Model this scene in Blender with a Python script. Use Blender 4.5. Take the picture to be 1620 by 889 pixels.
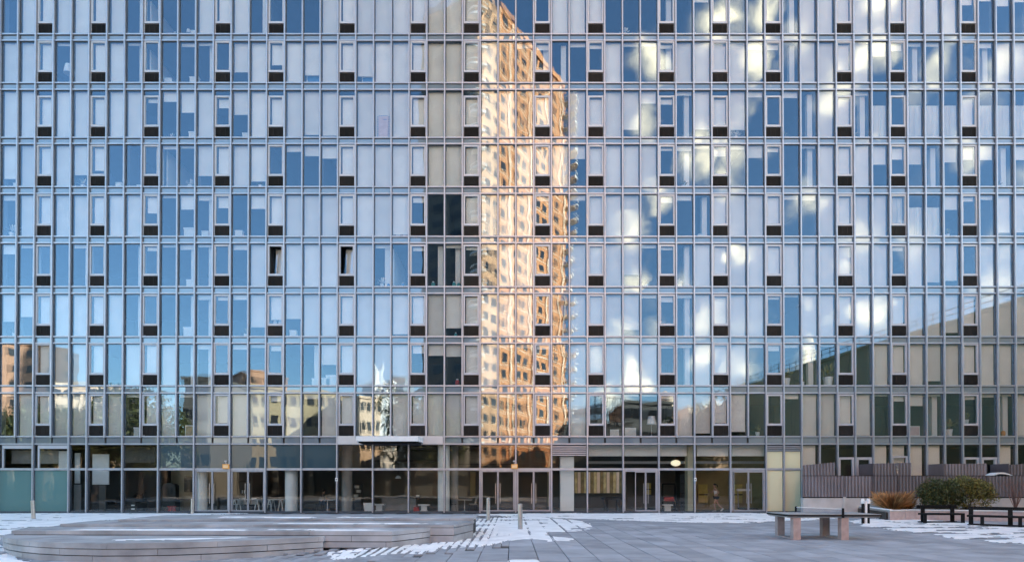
import bpy, math, random
import numpy as np
from mathutils import Vector, Matrix
R = math.radians
rng = random.Random(7)
scene = bpy.context.scene
for o in list(bpy.data.objects):
    bpy.data.objects.remove(o)
COL = scene.collection

# ------------------------------------------------------------------ camera
TH, F, CX, PPY, DCAM, EYE = 0.00925, 958.7, 810.0, 759.2, 36.0, 1.6
cam = bpy.data.cameras.new('camera')
cam.sensor_width = 36.0
cam.lens = 36.0 * F / 1620.0
cam.shift_y = (PPY - 444.5) / 1620.0
cam.clip_end = 5000
cam_o = bpy.data.objects.new('camera', cam)
COL.objects.link(cam_o)
cam_o.location = (0, -DCAM, EYE)
cam_o.rotation_euler = (math.pi / 2 + TH, 0, 0)
scene.camera = cam_o

# ------------------------------------------------------------------ sky, sun, exposure
SUN_EL, SUN_AZ = R(24), math.atan2(0.36, 0.92)       # direction towards the sun, measured from +x
sun_dir = Vector((math.cos(SUN_AZ) * math.cos(SUN_EL), math.sin(SUN_AZ) * math.cos(SUN_EL), math.sin(SUN_EL)))
world = bpy.data.worlds.new('World')
scene.world = world
world.use_nodes = True
wn, wl = world.node_tree.nodes, world.node_tree.links
wn.clear()
w_out = wn.new('ShaderNodeOutputWorld')
w_bg = wn.new('ShaderNodeBackground')
w_bg.inputs['Strength'].default_value = 0.10
sky = wn.new('ShaderNodeTexSky')
sky.sky_type = 'NISHITA'
sky.sun_disc = False
sky.sun_elevation = SUN_EL
sky.sun_rotation = math.pi / 2 - SUN_AZ
sky.air_density = 1.0
sky.dust_density = 1.0
sky.ozone_density = 4.0
# warm cloud puffs added to the sky the windows mirror, standing in for sun glints
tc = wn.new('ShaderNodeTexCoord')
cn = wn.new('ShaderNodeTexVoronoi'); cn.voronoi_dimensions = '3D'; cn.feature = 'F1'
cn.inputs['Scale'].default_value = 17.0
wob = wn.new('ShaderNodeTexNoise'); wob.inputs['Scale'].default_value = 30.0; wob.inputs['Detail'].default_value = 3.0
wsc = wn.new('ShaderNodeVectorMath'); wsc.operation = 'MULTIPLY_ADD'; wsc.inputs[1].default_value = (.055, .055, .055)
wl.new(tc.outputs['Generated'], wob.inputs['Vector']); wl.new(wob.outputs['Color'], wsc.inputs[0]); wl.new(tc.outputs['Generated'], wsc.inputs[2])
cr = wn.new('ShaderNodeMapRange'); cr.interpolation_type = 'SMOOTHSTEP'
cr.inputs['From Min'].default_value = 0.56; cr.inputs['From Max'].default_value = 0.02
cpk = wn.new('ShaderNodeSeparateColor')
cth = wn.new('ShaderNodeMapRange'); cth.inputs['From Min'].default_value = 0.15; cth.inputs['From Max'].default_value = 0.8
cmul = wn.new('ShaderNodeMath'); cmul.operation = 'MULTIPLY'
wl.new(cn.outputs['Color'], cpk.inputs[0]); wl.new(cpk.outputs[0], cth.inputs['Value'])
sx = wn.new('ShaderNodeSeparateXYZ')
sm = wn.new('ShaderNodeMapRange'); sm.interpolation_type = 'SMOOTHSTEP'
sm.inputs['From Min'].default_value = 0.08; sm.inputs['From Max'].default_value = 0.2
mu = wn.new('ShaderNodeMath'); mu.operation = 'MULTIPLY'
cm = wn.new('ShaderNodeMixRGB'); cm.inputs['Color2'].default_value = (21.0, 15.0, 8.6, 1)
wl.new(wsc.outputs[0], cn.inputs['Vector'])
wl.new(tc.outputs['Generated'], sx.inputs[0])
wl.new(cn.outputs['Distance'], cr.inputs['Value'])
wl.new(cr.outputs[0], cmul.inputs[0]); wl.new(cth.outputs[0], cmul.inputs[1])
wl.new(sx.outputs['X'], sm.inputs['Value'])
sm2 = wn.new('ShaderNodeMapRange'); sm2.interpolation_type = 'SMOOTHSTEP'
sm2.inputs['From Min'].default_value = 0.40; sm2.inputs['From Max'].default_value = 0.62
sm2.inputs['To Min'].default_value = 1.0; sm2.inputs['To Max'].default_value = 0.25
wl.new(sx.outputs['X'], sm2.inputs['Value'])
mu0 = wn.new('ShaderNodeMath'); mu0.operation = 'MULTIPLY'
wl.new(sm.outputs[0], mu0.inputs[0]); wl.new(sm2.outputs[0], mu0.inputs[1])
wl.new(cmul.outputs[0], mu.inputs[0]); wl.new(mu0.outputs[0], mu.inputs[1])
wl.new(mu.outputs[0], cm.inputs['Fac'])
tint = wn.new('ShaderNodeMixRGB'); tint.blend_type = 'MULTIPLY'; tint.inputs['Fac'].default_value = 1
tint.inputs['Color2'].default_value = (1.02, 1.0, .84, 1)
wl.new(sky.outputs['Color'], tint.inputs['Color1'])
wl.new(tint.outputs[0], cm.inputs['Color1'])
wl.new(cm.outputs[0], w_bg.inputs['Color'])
wl.new(w_bg.outputs[0], w_out.inputs['Surface'])

sl = bpy.data.lights.new('sun', 'SUN')
sl.energy = 4.8
sl.angle = R(0.5)
sl.color = (1.0, 0.80, 0.58)
sun_o = bpy.data.objects.new('sun', sl)
COL.objects.link(sun_o)
sun_o.rotation_euler = sun_dir.to_track_quat('Z', 'Y').to_euler()
sun_o.location = (60, 40, 80)

scene.view_settings.view_transform = 'Standard'
scene.view_settings.look = 'None'
scene.view_settings.gamma = 1
scene.view_settings.use_curve_mapping = False
scene.view_settings.exposure = 2.70
scene.render.engine = 'CYCLES'
scene.cycles.max_bounces = 7
scene.cycles.diffuse_bounces = 3
scene.cycles.glossy_bounces = 3
scene.cycles.transparent_max_bounces = 12
scene.cycles.caustics_reflective = False
scene.cycles.caustics_refractive = False
scene.cycles.use_denoising = True

# ------------------------------------------------------------------ measuring helpers
def ray(px, py):
    a, b = (px - CX) / F, (PPY - py) / F
    c, s = math.cos(TH), math.sin(TH)
    return Vector((a, c - b * s, s + b * c))
def FZ(py):                                   # height on the facade plane y = 0
    d = ray(CX, py)
    return EYE + d.z * DCAM / d.y
def GP(px, py, z=0.0):                        # point at height z seen at that pixel
    d = ray(px, py)
    t = (z - EYE) / d.z
    return Vector((d.x * t, -DCAM + d.y * t, z))
def MX(px, dep):                              # lateral position at a depth from the camera
    return (px - CX) / F * dep
def MH(py, dep):
    return EYE + (768 - py) / F * dep

# ------------------------------------------------------------------ mesh helpers
class MB:
    def __init__(s): s.v, s.f = [], []
    def add(s, vs, fs):
        n = len(s.v)
        s.v += [tuple(v) for v in vs]
        s.f += [tuple(i + n for i in f) for f in fs]
    def box(s, x0, x1, y0, y1, z0, z1):
        s.add([(x0, y0, z0), (x1, y0, z0), (x1, y1, z0), (x0, y1, z0), (x0, y0, z1), (x1, y0, z1), (x1, y1, z1), (x0, y1, z1)],
              [(3, 2, 1, 0), (4, 5, 6, 7), (0, 1, 5, 4), (1, 2, 6, 5), (2, 3, 7, 6), (3, 0, 4, 7)])
    def cbox(s, x0, x1, y0, y1, z0, z1, c=.008):   # box with chamfered top edges
        s.add([(x0, y0, z0), (x1, y0, z0), (x1, y1, z0), (x0, y1, z0),
               (x0, y0, z1 - c), (x1, y0, z1 - c), (x1, y1, z1 - c), (x0, y1, z1 - c),
               (x0 + c, y0 + c, z1), (x1 - c, y0 + c, z1), (x1 - c, y1 - c, z1), (x0 + c, y1 - c, z1)],
              [(3, 2, 1, 0), (0, 1, 5, 4), (1, 2, 6, 5), (2, 3, 7, 6), (3, 0, 4, 7),
               (4, 5, 9, 8), (5, 6, 10, 9), (6, 7, 11, 10), (7, 4, 8, 11), (8, 9, 10, 11)])
    def prism(s, poly, z0, z1):
        n = len(poly)
        s.add([(p[0], p[1], z0) for p in poly] + [(p[0], p[1], z1) for p in poly],
              [tuple(range(n - 1, -1, -1)), tuple(range(n, 2 * n))] + [(i, (i + 1) % n, n + (i + 1) % n, n + i) for i in range(n)])
    def bar(s, a, b, w, h=None):
        a, b = Vector(a), Vector(b); h = h or w
        d = (b - a).normalized()
        u = d.cross(Vector((0, 0, 1)))
        if u.length < 1e-3: u = Vector((1, 0, 0))
        u.normalize(); v = u.cross(d)
        vs = []
        for p in (a, b):
            for i, j in ((-1, -1), (1, -1), (1, 1), (-1, 1)):
                vs.append(p + u * (i * w / 2) + v * (j * h / 2))
        s.add(vs, [(3, 2, 1, 0), (4, 5, 6, 7), (0, 1, 5, 4), (1, 2, 6, 5), (2, 3, 7, 6), (3, 0, 4, 7)])
    def lathe(s, cx, cy, prof, n=16):
        vs = []
        for r, z in prof:
            for i in range(n):
                a = 2 * math.pi * i / n
                vs.append((cx + r * math.cos(a), cy + r * math.sin(a), z))
        fs = []
        for j in range(len(prof) - 1):
            for i in range(n):
                i2 = (i + 1) % n
                fs.append((j * n + i, j * n + i2, (j + 1) * n + i2, (j + 1) * n + i))
        fs.append(tuple(range(n - 1, -1, -1)))
        fs.append(tuple((len(prof) - 1) * n + i for i in range(n)))
        s.add(vs, fs)
    def tube(s, pts, r, n=6):
        pts = [Vector(p) for p in pts]
        base = len(s.v); vs = []; fs = []
        for k, p in enumerate(pts):
            d = (pts[min(k + 1, len(pts) - 1)] - pts[max(k - 1, 0)]).normalized()
            u = d.cross(Vector((0, 0, 1)))
            if u.length < 1e-3: u = Vector((1, 0, 0))
            u.normalize(); v = u.cross(d)
            rr = r[k] if isinstance(r, (list, tuple)) else r
            for i in range(n):
                a = 2 * math.pi * i / n
                vs.append(p + u * (rr * math.cos(a)) + v * (rr * math.sin(a)))
        for k in range(len(pts) - 1):
            for i in range(n):
                fs.append((k * n + i, k * n + (i + 1) % n, (k + 1) * n + (i + 1) % n, (k + 1) * n + i))
        fs.append(tuple(range(n - 1, -1, -1))); fs.append(tuple((len(pts) - 1) * n + i for i in range(n)))
        s.add(vs, fs)
    def mesh(s, name, m, smooth=False):
        me = bpy.data.meshes.new(name)
        me.from_pydata(s.v, [], s.f)
        me.update()
        if m: me.materials.append(m)
        if smooth:
            me.polygons.foreach_set('use_smooth', [True] * len(me.polygons))
            me.update()
        return me
    def build(s, name, m, parent=None, loc=None, smooth=False):
        return inst(name, s.mesh(name, m, smooth), parent, loc)
def inst(name, me, parent=None, loc=None, rot=None, scale=None):
    o = bpy.data.objects.new(name, me)
    COL.objects.link(o)
    if parent: o.parent = parent
    if loc is not None: o.location = loc
    if rot is not None: o.rotation_euler = rot
    if scale is not None: o.scale = scale
    return o
def tag(o, label=None, cat=None, group=None, kind=None):
    if label: o['label'] = label
    if cat: o['category'] = cat
    if group: o['group'] = group
    if kind: o['kind'] = kind
    return o
def thing(name, label, cat, loc=(0, 0, 0), rz=0, group=None):
    o = bpy.data.objects.new(name, None)
    COL.objects.link(o)
    o.location = loc; o.rotation_euler = (0, 0, rz); o.empty_display_size = .1
    return tag(o, label, cat, group)
def copy_tree(o, parent=None):
    c = o.copy(); COL.objects.link(c)
    if parent: c.parent = parent
    for ch in list(o.children): copy_tree(ch, c)
    return c

# ------------------------------------------------------------------ materials
def mat(name, col, rough=.6, metal=0., var=.12, scale=4., bump=0., bscale=30., rnd=0., spec=None, emit=None, island=0.):
    m = bpy.data.materials.new(name); m.use_nodes = True
    n, l = m.node_tree.nodes, m.node_tree.links
    p = n['Principled BSDF']
    p.inputs['Roughness'].default_value = rough
    p.inputs['Metallic'].default_value = metal
    if spec is not None: p.inputs['Specular IOR Level'].default_value = spec
    g = n.new('ShaderNodeNewGeometry')
    nz = n.new('ShaderNodeTexNoise'); nz.inputs['Scale'].default_value = scale; nz.inputs['Detail'].default_value = 5
    l.new(g.outputs['Position'], nz.inputs['Vector'])
    mr = n.new('ShaderNodeMapRange'); mr.inputs['From Min'].default_value = .3; mr.inputs['From Max'].default_value = .7
    mr.inputs['To Min'].default_value = 1 - var; mr.inputs['To Max'].default_value = 1 + var
    l.new(nz.outputs['Fac'], mr.inputs['Value'])
    val = mr.outputs[0]
    for amt, src in ((rnd, 'obj'), (island, 'isl')):
        if amt:
            if src == 'obj': q = n.new('ShaderNodeObjectInfo').outputs['Random']
            else: q = g.outputs['Random Per Island']
            m2 = n.new('ShaderNodeMapRange'); m2.inputs['To Min'].default_value = 1 - amt; m2.inputs['To Max'].default_value = 1 + amt
            l.new(q, m2.inputs['Value'])
            mm = n.new('ShaderNodeMath'); mm.operation = 'MULTIPLY'
            l.new(val, mm.inputs[0]); l.new(m2.outputs[0], mm.inputs[1]); val = mm.outputs[0]
    vm = n.new('ShaderNodeVectorMath'); vm.operation = 'SCALE'; vm.inputs[0].default_value = col
    l.new(val, vm.inputs['Scale'])
    l.new(vm.outputs[0], p.inputs['Base Color'])
    if emit:
        p.inputs['Emission Color'].default_value = (*col, 1); p.inputs['Emission Strength'].default_value = emit
    if bump:
        b = n.new('ShaderNodeBump'); b.inputs['Strength'].default_value = bump; b.inputs['Distance'].default_value = .02
        z2 = n.new('ShaderNodeTexNoise'); z2.inputs['Scale'].default_value = bscale; z2.inputs['Detail'].default_value = 4
        l.new(g.outputs['Position'], z2.inputs['Vector'])
        l.new(z2.outputs['Fac'], b.inputs['Height']); l.new(b.outputs[0], p.inputs['Normal'])
    return m

PITCH = 1.06
def XK(k): return .225 + (k - 28) * PITCH

def warped_normal(n, l, tilt, wave, pitch=PITCH):
    """normal of a slightly bowed and tilted sheet of glass: one tilt per sheet, soft waves inside it"""
    g = n.new('ShaderNodeNewGeometry')
    sn = n.new('ShaderNodeVectorMath'); sn.operation = 'SUBTRACT'; sn.inputs[1].default_value = (XK(0), 0, FZ(702))
    l.new(g.outputs['Position'], sn.inputs[0])
    dv = n.new('ShaderNodeVectorMath'); dv.operation = 'MULTIPLY'; dv.inputs[1].default_value = (1 / pitch, 0, 1 / 2.99)
    l.new(sn.outputs[0], dv.inputs[0])
    fl = n.new('ShaderNodeVectorMath'); fl.operation = 'FLOOR'; l.new(dv.outputs[0], fl.inputs[0])
    wh = n.new('ShaderNodeTexWhiteNoise'); wh.noise_dimensions = '3D'; l.new(fl.outputs[0], wh.inputs['Vector'])
    t1 = n.new('ShaderNodeVectorMath'); t1.operation = 'SUBTRACT'; t1.inputs[1].default_value = (.5, .5, .5)
    l.new(wh.outputs['Color'], t1.inputs[0])
    t2 = n.new('ShaderNodeVectorMath'); t2.operation = 'SCALE'; t2.inputs['Scale'].default_value = tilt
    l.new(t1.outputs[0], t2.inputs[0])
    off = n.new('ShaderNodeVectorMath'); off.operation = 'SCALE'; off.inputs['Scale'].default_value = 9.0
    l.new(wh.outputs['Color'], off.inputs[0])
    ad = n.new('ShaderNodeVectorMath'); l.new(g.outputs['Position'], ad.inputs[0]); l.new(off.outputs[0], ad.inputs[1])
    nz = n.new('ShaderNodeTexNoise'); nz.inputs['Scale'].default_value = .9; nz.inputs['Detail'].default_value = 1.5
    l.new(ad.outputs[0], nz.inputs['Vector'])
    w1 = n.new('ShaderNodeVectorMath'); w1.operation = 'SUBTRACT'; w1.inputs[1].default_value = (.5, .5, .5)
    l.new(nz.outputs['Color'], w1.inputs[0])
    w2 = n.new('ShaderNodeVectorMath'); w2.operation = 'SCALE'; w2.inputs['Scale'].default_value = wave
    l.new(w1.outputs[0], w2.inputs[0])
    s1 = n.new('ShaderNodeVectorMath'); l.new(t2.outputs[0], s1.inputs[0]); l.new(w2.outputs[0], s1.inputs[1])
    s2 = n.new('ShaderNodeVectorMath'); l.new(g.outputs['Normal'], s2.inputs[0]); l.new(s1.outputs[0], s2.inputs[1])
    nn = n.new('ShaderNodeVectorMath'); nn.operation = 'NORMALIZE'; l.new(s2.outputs[0], nn.inputs[0])
    return nn.outputs[0]
def glass(name, refl, tint, rcol=(1, 1, 1), tilt=.006, wave=.016, body=None, bodyfac=0.):
    m = bpy.data.materials.new(name); m.use_nodes = True
    n, l = m.node_tree.nodes, m.node_tree.links
    n.clear()
    out = n.new('ShaderNodeOutputMaterial')
    tr = n.new('ShaderNodeBsdfTransparent'); tr.inputs['Color'].default_value = (*tint, 1)
    base = tr.outputs[0]
    if body:
        df = n.new('ShaderNodeBsdfDiffuse'); df.inputs['Color'].default_value = (*body, 1)
        mb = n.new('ShaderNodeMixShader'); mb.inputs[0].default_value = bodyfac
        l.new(tr.outputs[0], mb.inputs[1]); l.new(df.outputs[0], mb.inputs[2]); base = mb.outputs[0]
    gl = n.new('ShaderNodeBsdfGlossy'); gl.inputs['Roughness'].default_value = 0.0; gl.inputs['Color'].default_value = (*rcol, 1)
    l.new(warped_normal(n, l, tilt, wave), gl.inputs['Normal'])
    fr = n.new('ShaderNodeLayerWeight'); fr.inputs['Blend'].default_value = .5
    mr = n.new('ShaderNodeMapRange'); mr.inputs['To Min'].default_value = refl; mr.inputs['To Max'].default_value = min(1, refl + .55)
    pw = n.new('ShaderNodeMath'); pw.operation = 'POWER'; pw.inputs[1].default_value = 3.0
    l.new(fr.outputs['Facing'], pw.inputs[0]); l.new(pw.outputs[0], mr.inputs['Value'])
    mx = n.new('ShaderNodeMixShader')
    l.new(mr.outputs[0], mx.inputs[0]); l.new(base, mx.inputs[1]); l.new(gl.outputs[0], mx.inputs[2])
    l.new(mx.outputs[0], out.inputs['Surface'])
    return m

M = {}
M['glass'] = glass('window_glass', .115, (.95, .96, .96), (.60, .79, 1.0), .006, .009)
M['lobby_glass'] = glass('lobby_glass', .035, (.93, .94, .93), (1, 1, 1), .004, .010)
M['spandrel'] = glass('spandrel_glass', .18, (0, 0, 0), (.7, .86, 1), .006, .012, (.20, .235, .27), 1.0)
M['panel_glass'] = glass('opaque_panel_glass', .07, (0, 0, 0), (.9, .96, 1), .003, .006, (.05, .085, .105), 1.0)
M['frosted'] = glass('frosted_teal_glass', .07, (.5, .7, .68), (1, 1, 1), .003, .006, (.17, .31, .30), .80)
M['cream_glass'] = glass('cream_frosted_glass', .08, (.7, .7, .6), (1, 1, 1), .003, .006, (.78, .76, .52), .92)
M['alu'] = mat('satin_aluminium', (.43, .445, .50), .38, .55, .06, 3., rnd=.04)
M['alu_dark'] = mat('dark_joint_metal', (.075, .09, .115), .5, .3, .1)
M['frame'] = mat('casement_frame_paint', (.50, .50, .54), .45, .2, .05, 3., rnd=.05)
M['vent'] = mat('black_vent_metal', (.028, .024, .022), .5, .3, .25, 2., rnd=.35)
M['blind'] = mat('blind_fabric', (.84, .79, .72), .9, 0, .06, 1.1, .15, 3., rnd=.13)
M['curtain'] = mat('curtain_fabric', (.80, .79, .74), .9, 0, .05, 2., rnd=.05)
M['room'] = mat('room_paint', (.055, .055, .055), .9, 0, .12, .7)
M['slab'] = mat('concrete_slab', (.06, .06, .06), .85, 0, .12, 1.)
M['white_wall'] = mat('white_wall_paint', (.78, .77, .74), .8, 0, .05, 1.)
M['lobby_dark'] = mat('dark_lobby_finish', (.016, .015, .015), .7, 0, .3, .8)
M['lobby_floor'] = mat('lobby_floor', (.045, .05, .06), .4, 0, .15, 2.)
M['lobby_grey'] = mat('grey_lobby_wall', (.085, .08, .077), .8, 0, .1, .8)
M['beige'] = mat('beige_wall', (.42, .38, .27), .85, 0, .08, 1.)
M['olive'] = mat('warm_light_wall', (.40, .33, .16), .8, 0, .15, 1.2)  # yellowish room light put into the wall colour
M['column'] = mat('painted_column', (.82, .82, .81), .6, 0, .05, 1.)
M['column_grey'] = mat('raw_column', (.30, .29, .28), .8, 0, .12, 2.)
M['panel_alu'] = mat('brushed_panel', (.50, .52, .56), .35, .5, .04, 2.)
M['white'] = mat('white_lacquer', (.78, .78, .78), .45, 0, .04)
M['black'] = mat('black_lacquer', (.015, .015, .016), .5, 0, .2)
M['black_metal'] = mat('black_steel', (.007, .007, .008), .65, .0, .25, 8., spec=.2)
M['steel'] = mat('bollard_steel', (.50, .48, .47), .3, .8, .1, 6.)
M['orange'] = mat('orange_plastic', (.85, .36, .07), .5, 0, .06)
M['amber'] = mat('amber_lens', (.95, .60, .30), .4, 0, .05)
M['red'] = mat('red_fabric', (.42, .04, .03), .7, 0, .15)
M['teal'] = mat('teal_ceramic', (.05, .32, .33), .35, 0, .1)
M['blue'] = mat('blue_ceramic', (.05, .20, .45), .4, 0, .15)
M['paper'] = mat('paper_card', (.75, .74, .70), .8, 0, .06, 8.)
M['cardboard'] = mat('cardboard', (.45, .34, .22), .85, 0, .1)
M['pink'] = mat('pink_print', (.66, .50, .50), .8, 0, .1, 5.)
M['paver'] = mat('grey_paver', (.335, .35, .385), .75, 0, .22, 1.1, .3, 60., rnd=.16)
M['strip'] = mat('narrow_paver', (.32, .335, .37), .75, 0, .18, 3., .25, 60., rnd=.16)
M['bed'] = mat('joint_sand', (.075, .075, .08), .95, 0, .3, 12.)
M['snow'] = mat('snow_cover', (.93, .93, .94), .65, 0, .13, 1.6, .6, 18.)
M['plank'] = mat('seat_stone', (.36, .365, .385), .7, 0, .30, 1.3, .35, 45., rnd=.10)
M['core'] = mat('seat_core', (.035, .033, .035), .9)
M['concrete'] = mat('pale_concrete', (.46, .44, .43), .8, 0, .14, 1.6, .2, 30.)
M['leg_conc'] = mat('pink_concrete', (.46, .355, .335), .85, 0, .14, 5., .3, 60.)
M['top_conc'] = mat('table_top_stone', (.33, .33, .33), .55, 0, .12, 6.)
M['net'] = mat('net_mesh', (.16, .20, .28), .6, .2, .1)
M['corr'] = mat('bronze_fence', (.165, .14, .155), .40, .40, .16, .8, rnd=.22)
M['leaf_dark'] = mat('dark_leaf', (.06, .07, .020), .55, 0, .35, 3., island=.5)
M['leaf_olive'] = mat('olive_leaf', (.15, .135, .03), .6, 0, .35, 3., island=.5)
M['bark'] = mat('bark', (.07, .05, .04), .9, 0, .3, 12.)
M['twig'] = mat('bare_twig', (.20, .11, .09), .9, 0, .3, 12.)
M['straw'] = mat('dry_grass', (.46, .24, .10), .85, 0, .3, 6., island=.35)
M['brick'] = mat('orange_brick', (.60, .28, .13), .85, 0, .16, .8)
M['cream'] = mat('cream_render', (.80, .63, .47), .85, 0, .14, .5)
M['bay'] = mat('bay_render', (.56, .34, .20), .85, 0, .25, .5)
M['balc'] = mat('balcony_white', (.78, .76, .72), .7, 0, .05)
M['dark_pane'] = mat('far_window_glass', (.045, .05, .055), .15, 0, .2, 1., rnd=.5)
M['tan'] = mat('tan_stone', (.46, .38, .24), .85, 0, .14, .4)
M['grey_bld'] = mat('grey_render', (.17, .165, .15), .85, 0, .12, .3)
M['wing'] = mat('wing_concrete', (.46, .46, .27), .85, 0, .12, .25)
M['redbrick'] = mat('red_brick', (.58, .34, .22), .85, 0, .14, .6)
M['whitebld'] = mat('white_cladding', (.80, .79, .76), .5, 0, .05, .4)
M['bluebld'] = mat('blue_tower_glass', (.20, .27, .34), .2, .2, .1, .3)
M['asphalt'] = mat('asphalt', (.06, .06, .062), .9, 0, .25, 1.5)
M['yellow_reflection'] = mat('yellow_reflection', (.62, .50, .24), .8, 0, .3, 3.)  # slat colours that paint a warm reflection
M['yellow_reflection2'] = mat('brown_reflection', (.30, .22, .10), .8, 0, .3, 3.)
M['skin'] = mat('skin', (.50, .30, .21), .55, 0, .06)
M['hair'] = mat('dark_hair', (.02, .015, .012), .5, 0, .2)
M['shirt'] = mat('white_shirt', (.75, .73, .72), .8, 0, .05)
M['shorts'] = mat('black_shorts', (.015, .015, .018), .8)
M['denim'] = mat('blue_denim', (.06, .09, .15), .8)
M['lamp_glow'] = mat('lamp_glow', (1.0, .93, .66), .5, 0, .02, emit=.12)

# ------------------------------------------------------------------ ground
def sstep(a, b, x):
    t = np.clip((x - a) / (b - a), 0, 1)
    return t * t * (3 - 2 * t)
def gz(x, y):
    return -.13 * sstep(-19.6, -21.4, np.asarray(y, float)) * sstep(-2.4, -4.6, np.asarray(x, float))

g = MB()
g.add([(-1500, -1500, -.45), (1500, -1500, -.45), (1500, 1500, -.45), (-1500, 1500, -.45)], [(0, 1, 2, 3)])
tag(g.build('ground', M['asphalt']), kind='structure')
xs, ys = np.linspace(-46, 64, 111), np.linspace(-52, .0, 80)
g = MB()
nx, ny = len(xs), len(ys)
g.v = [(x, y, float(gz(x, y)) - .03) for y in ys for x in xs]
g.f = [(j * nx + i, j * nx + i + 1, (j + 1) * nx + i + 1, (j + 1) * nx + i) for j in range(ny - 1) for i in range(nx - 1)]
b0 = len(g.v)
g.add([(-46, -52, -.44), (64, -52, -.44), (64, -52, -.03), (-46, -52, -.03), (-46, 0, -.44), (-46, 0, -.03)],
      [(0, 1, 2, 3), (4, 0, 3, 5)])
plaza = tag(g.build('plaza', M['bed']), kind='structure')

# pixel outlines of the ground zones, measured at z = 0
def poly_px(pts, z=0.0): return np.array([GP(px, py, z)[:2] for px, py in pts])
def inside(poly, x, y):
    x, y = np.asarray(x, float), np.asarray(y, float)
    r = np.zeros(x.shape, bool)
    n = len(poly)
    for i in range(n):
        x1, y1 = poly[i]; x2, y2 = poly[(i + 1) % n]
        c = ((y1 > y) != (y2 > y)) & (x < (x2 - x1) * (y - y1) / (y2 - y1 + 1e-12) + x1)
        r ^= c
    return r
def sdist(poly, x, y):
    d = np.full(np.shape(x), 1e9)
    n = len(poly)
    for i in range(n):
        a, b = poly[i], poly[(i + 1) % n]
        e = b - a
        t = np.clip(((x - a[0]) * e[0] + (y - a[1]) * e[1]) / (e @ e + 1e-12), 0, 1)
        d = np.minimum(d, np.hypot(x - a[0] - t * e[0], y - a[1] - t * e[1]))
    return np.where(inside(poly, x, y), d, -d)
STRIP_ZONE = poly_px([(806, 816), (806, 860), (790, 866), (720, 871), (620, 882), (540, 893), (430, 905), (300, 905), (430, 830), (735, 816)])

def in_view(x, y):
    dep = y + DCAM
    return dep > 12.2 and abs(x) < .88 * dep
big, strips = [], []
PW, PL = .66, 1.30
i0 = int(-34 / PW)
for i in range(i0, -i0 + 8):
    x0 = (806 - 810) / F * 20 + i * PW
    sh = (i % 2) * PL / 2
    for j in range(0, 30):
        y0 = -38.0 + j * PL + sh
        cx, cy = x0 + PW / 2, y0 + PL / 2
        if y0 + PL > -.35 or not in_view(cx, cy): continue
        if inside(STRIP_ZONE, cx, cy): continue
        big.append((cx, cy))
SW, SL = .22, .88
zx0, zx1 = STRIP_ZONE[:, 0].min(), STRIP_ZONE[:, 0].max()
for i in range(int((zx1 - zx0) / SW) + 1):
    for j in range(22):
        cx, cy = zx1 - (i + .5) * SW, -24.5 + j * SL + (i % 2) * SL / 2
        if inside(STRIP_ZONE, cx, cy) and in_view(cx, cy): strips.append((cx, cy))
def lay(cells, w, l, name, m):
    cells.sort(key=lambda c: math.hypot(c[0], c[1] + DCAM))
    b = MB(); b.cbox(-w / 2 + .009, w / 2 - .009, -l / 2 + .009, l / 2 - .009, -.05, 0, .008)
    me = b.mesh(name, m)
    rest = MB()
    for q, (cx, cy) in enumerate(cells):
        z = float(gz(cx, cy)) + rng.uniform(-.003, .003)
        if q < 300:
            inst(name, me, plaza, (cx, cy, z), (rng.uniform(-.003, .003), rng.uniform(-.003, .003), 0))
        else:
            rest.cbox(cx - w / 2 + .006, cx + w / 2 - .006, cy - l / 2 + .006, cy + l / 2 - .006, z - .05, z, .007)
    if rest.v: tag(rest.build(name + '_field', m, plaza), kind='stuff')
lay(big, PW, PL, 'paver', M['paver'])
lay(strips, SW, SL, 'paving_strip', M['strip'])
# plain paving further back, never seen closely
b = MB()
b.box(-46, 64, -51.9, -24.6, -.04, -.012)
b.build('rear_paving', M['paver'], plaza)

# value noise for the snow edges
_nrs = np.random.RandomState(3)
_lat = _nrs.rand(128, 128)
def vnoise(x, y):
    xi, yi = np.floor(x).astype(int), np.floor(y).astype(int)
    fx, fy = x - xi, y - yi
    fx, fy = fx * fx * (3 - 2 * fx), fy * fy * (3 - 2 * fy)
    a = _lat[xi % 128, yi % 128]; b_ = _lat[(xi + 1) % 128, yi % 128]
    c = _lat[xi % 128, (yi + 1) % 128]; d = _lat[(xi + 1) % 128, (yi + 1) % 128]
    return (a * (1 - fx) + b_ * fx) * (1 - fy) + (c * (1 - fx) + d * fx) * fy
def fbm(x, y): return vnoise(x, y) * .55 + vnoise(x * 2.3 + 9, y * 2.3) * .3 + vnoise(x * 5.1, y * 5.1 + 4) * .15
SNOW = {
 'left': [(-80, 811.6), (395, 811.6), (250, 817), (150, 824), (95, 830), (50, 835), (16, 845), (0, 850), (-4, 860), (14, 868), (60, 880), (130, 888), (170, 896), (-80, 900)],
 'front': [(745, 814), (860, 811.5), (1212, 811), (1345, 811.5), (1345, 817), (1300, 822), (1215, 824.5), (1180, 826.5), (1100, 826), (1040, 824.5), (980, 822.5), (930, 820), (870, 819), (800, 816)],
 'middle': [(735, 821), (800, 817.5), (868, 818.5), (912, 823), (948, 831), (935, 838), (880, 842), (876, 848), (915, 853), (908, 856), (862, 856.5), (835, 853), (806, 855), (785, 861), (762, 863), (720, 866), (660, 875), (590, 878), (512, 879), (500, 868), (600, 864), (690, 852), (738, 838)],
 'right': [(1345, 823), (1400, 816), (1460, 820), (1560, 830), (1700, 838), (1700, 864), (1570, 857), (1480, 847), (1420, 838), (1375, 834)],
 'corner': [(806.5, 885), (852, 885), (856, 893), (806.5, 893)],
}
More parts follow.
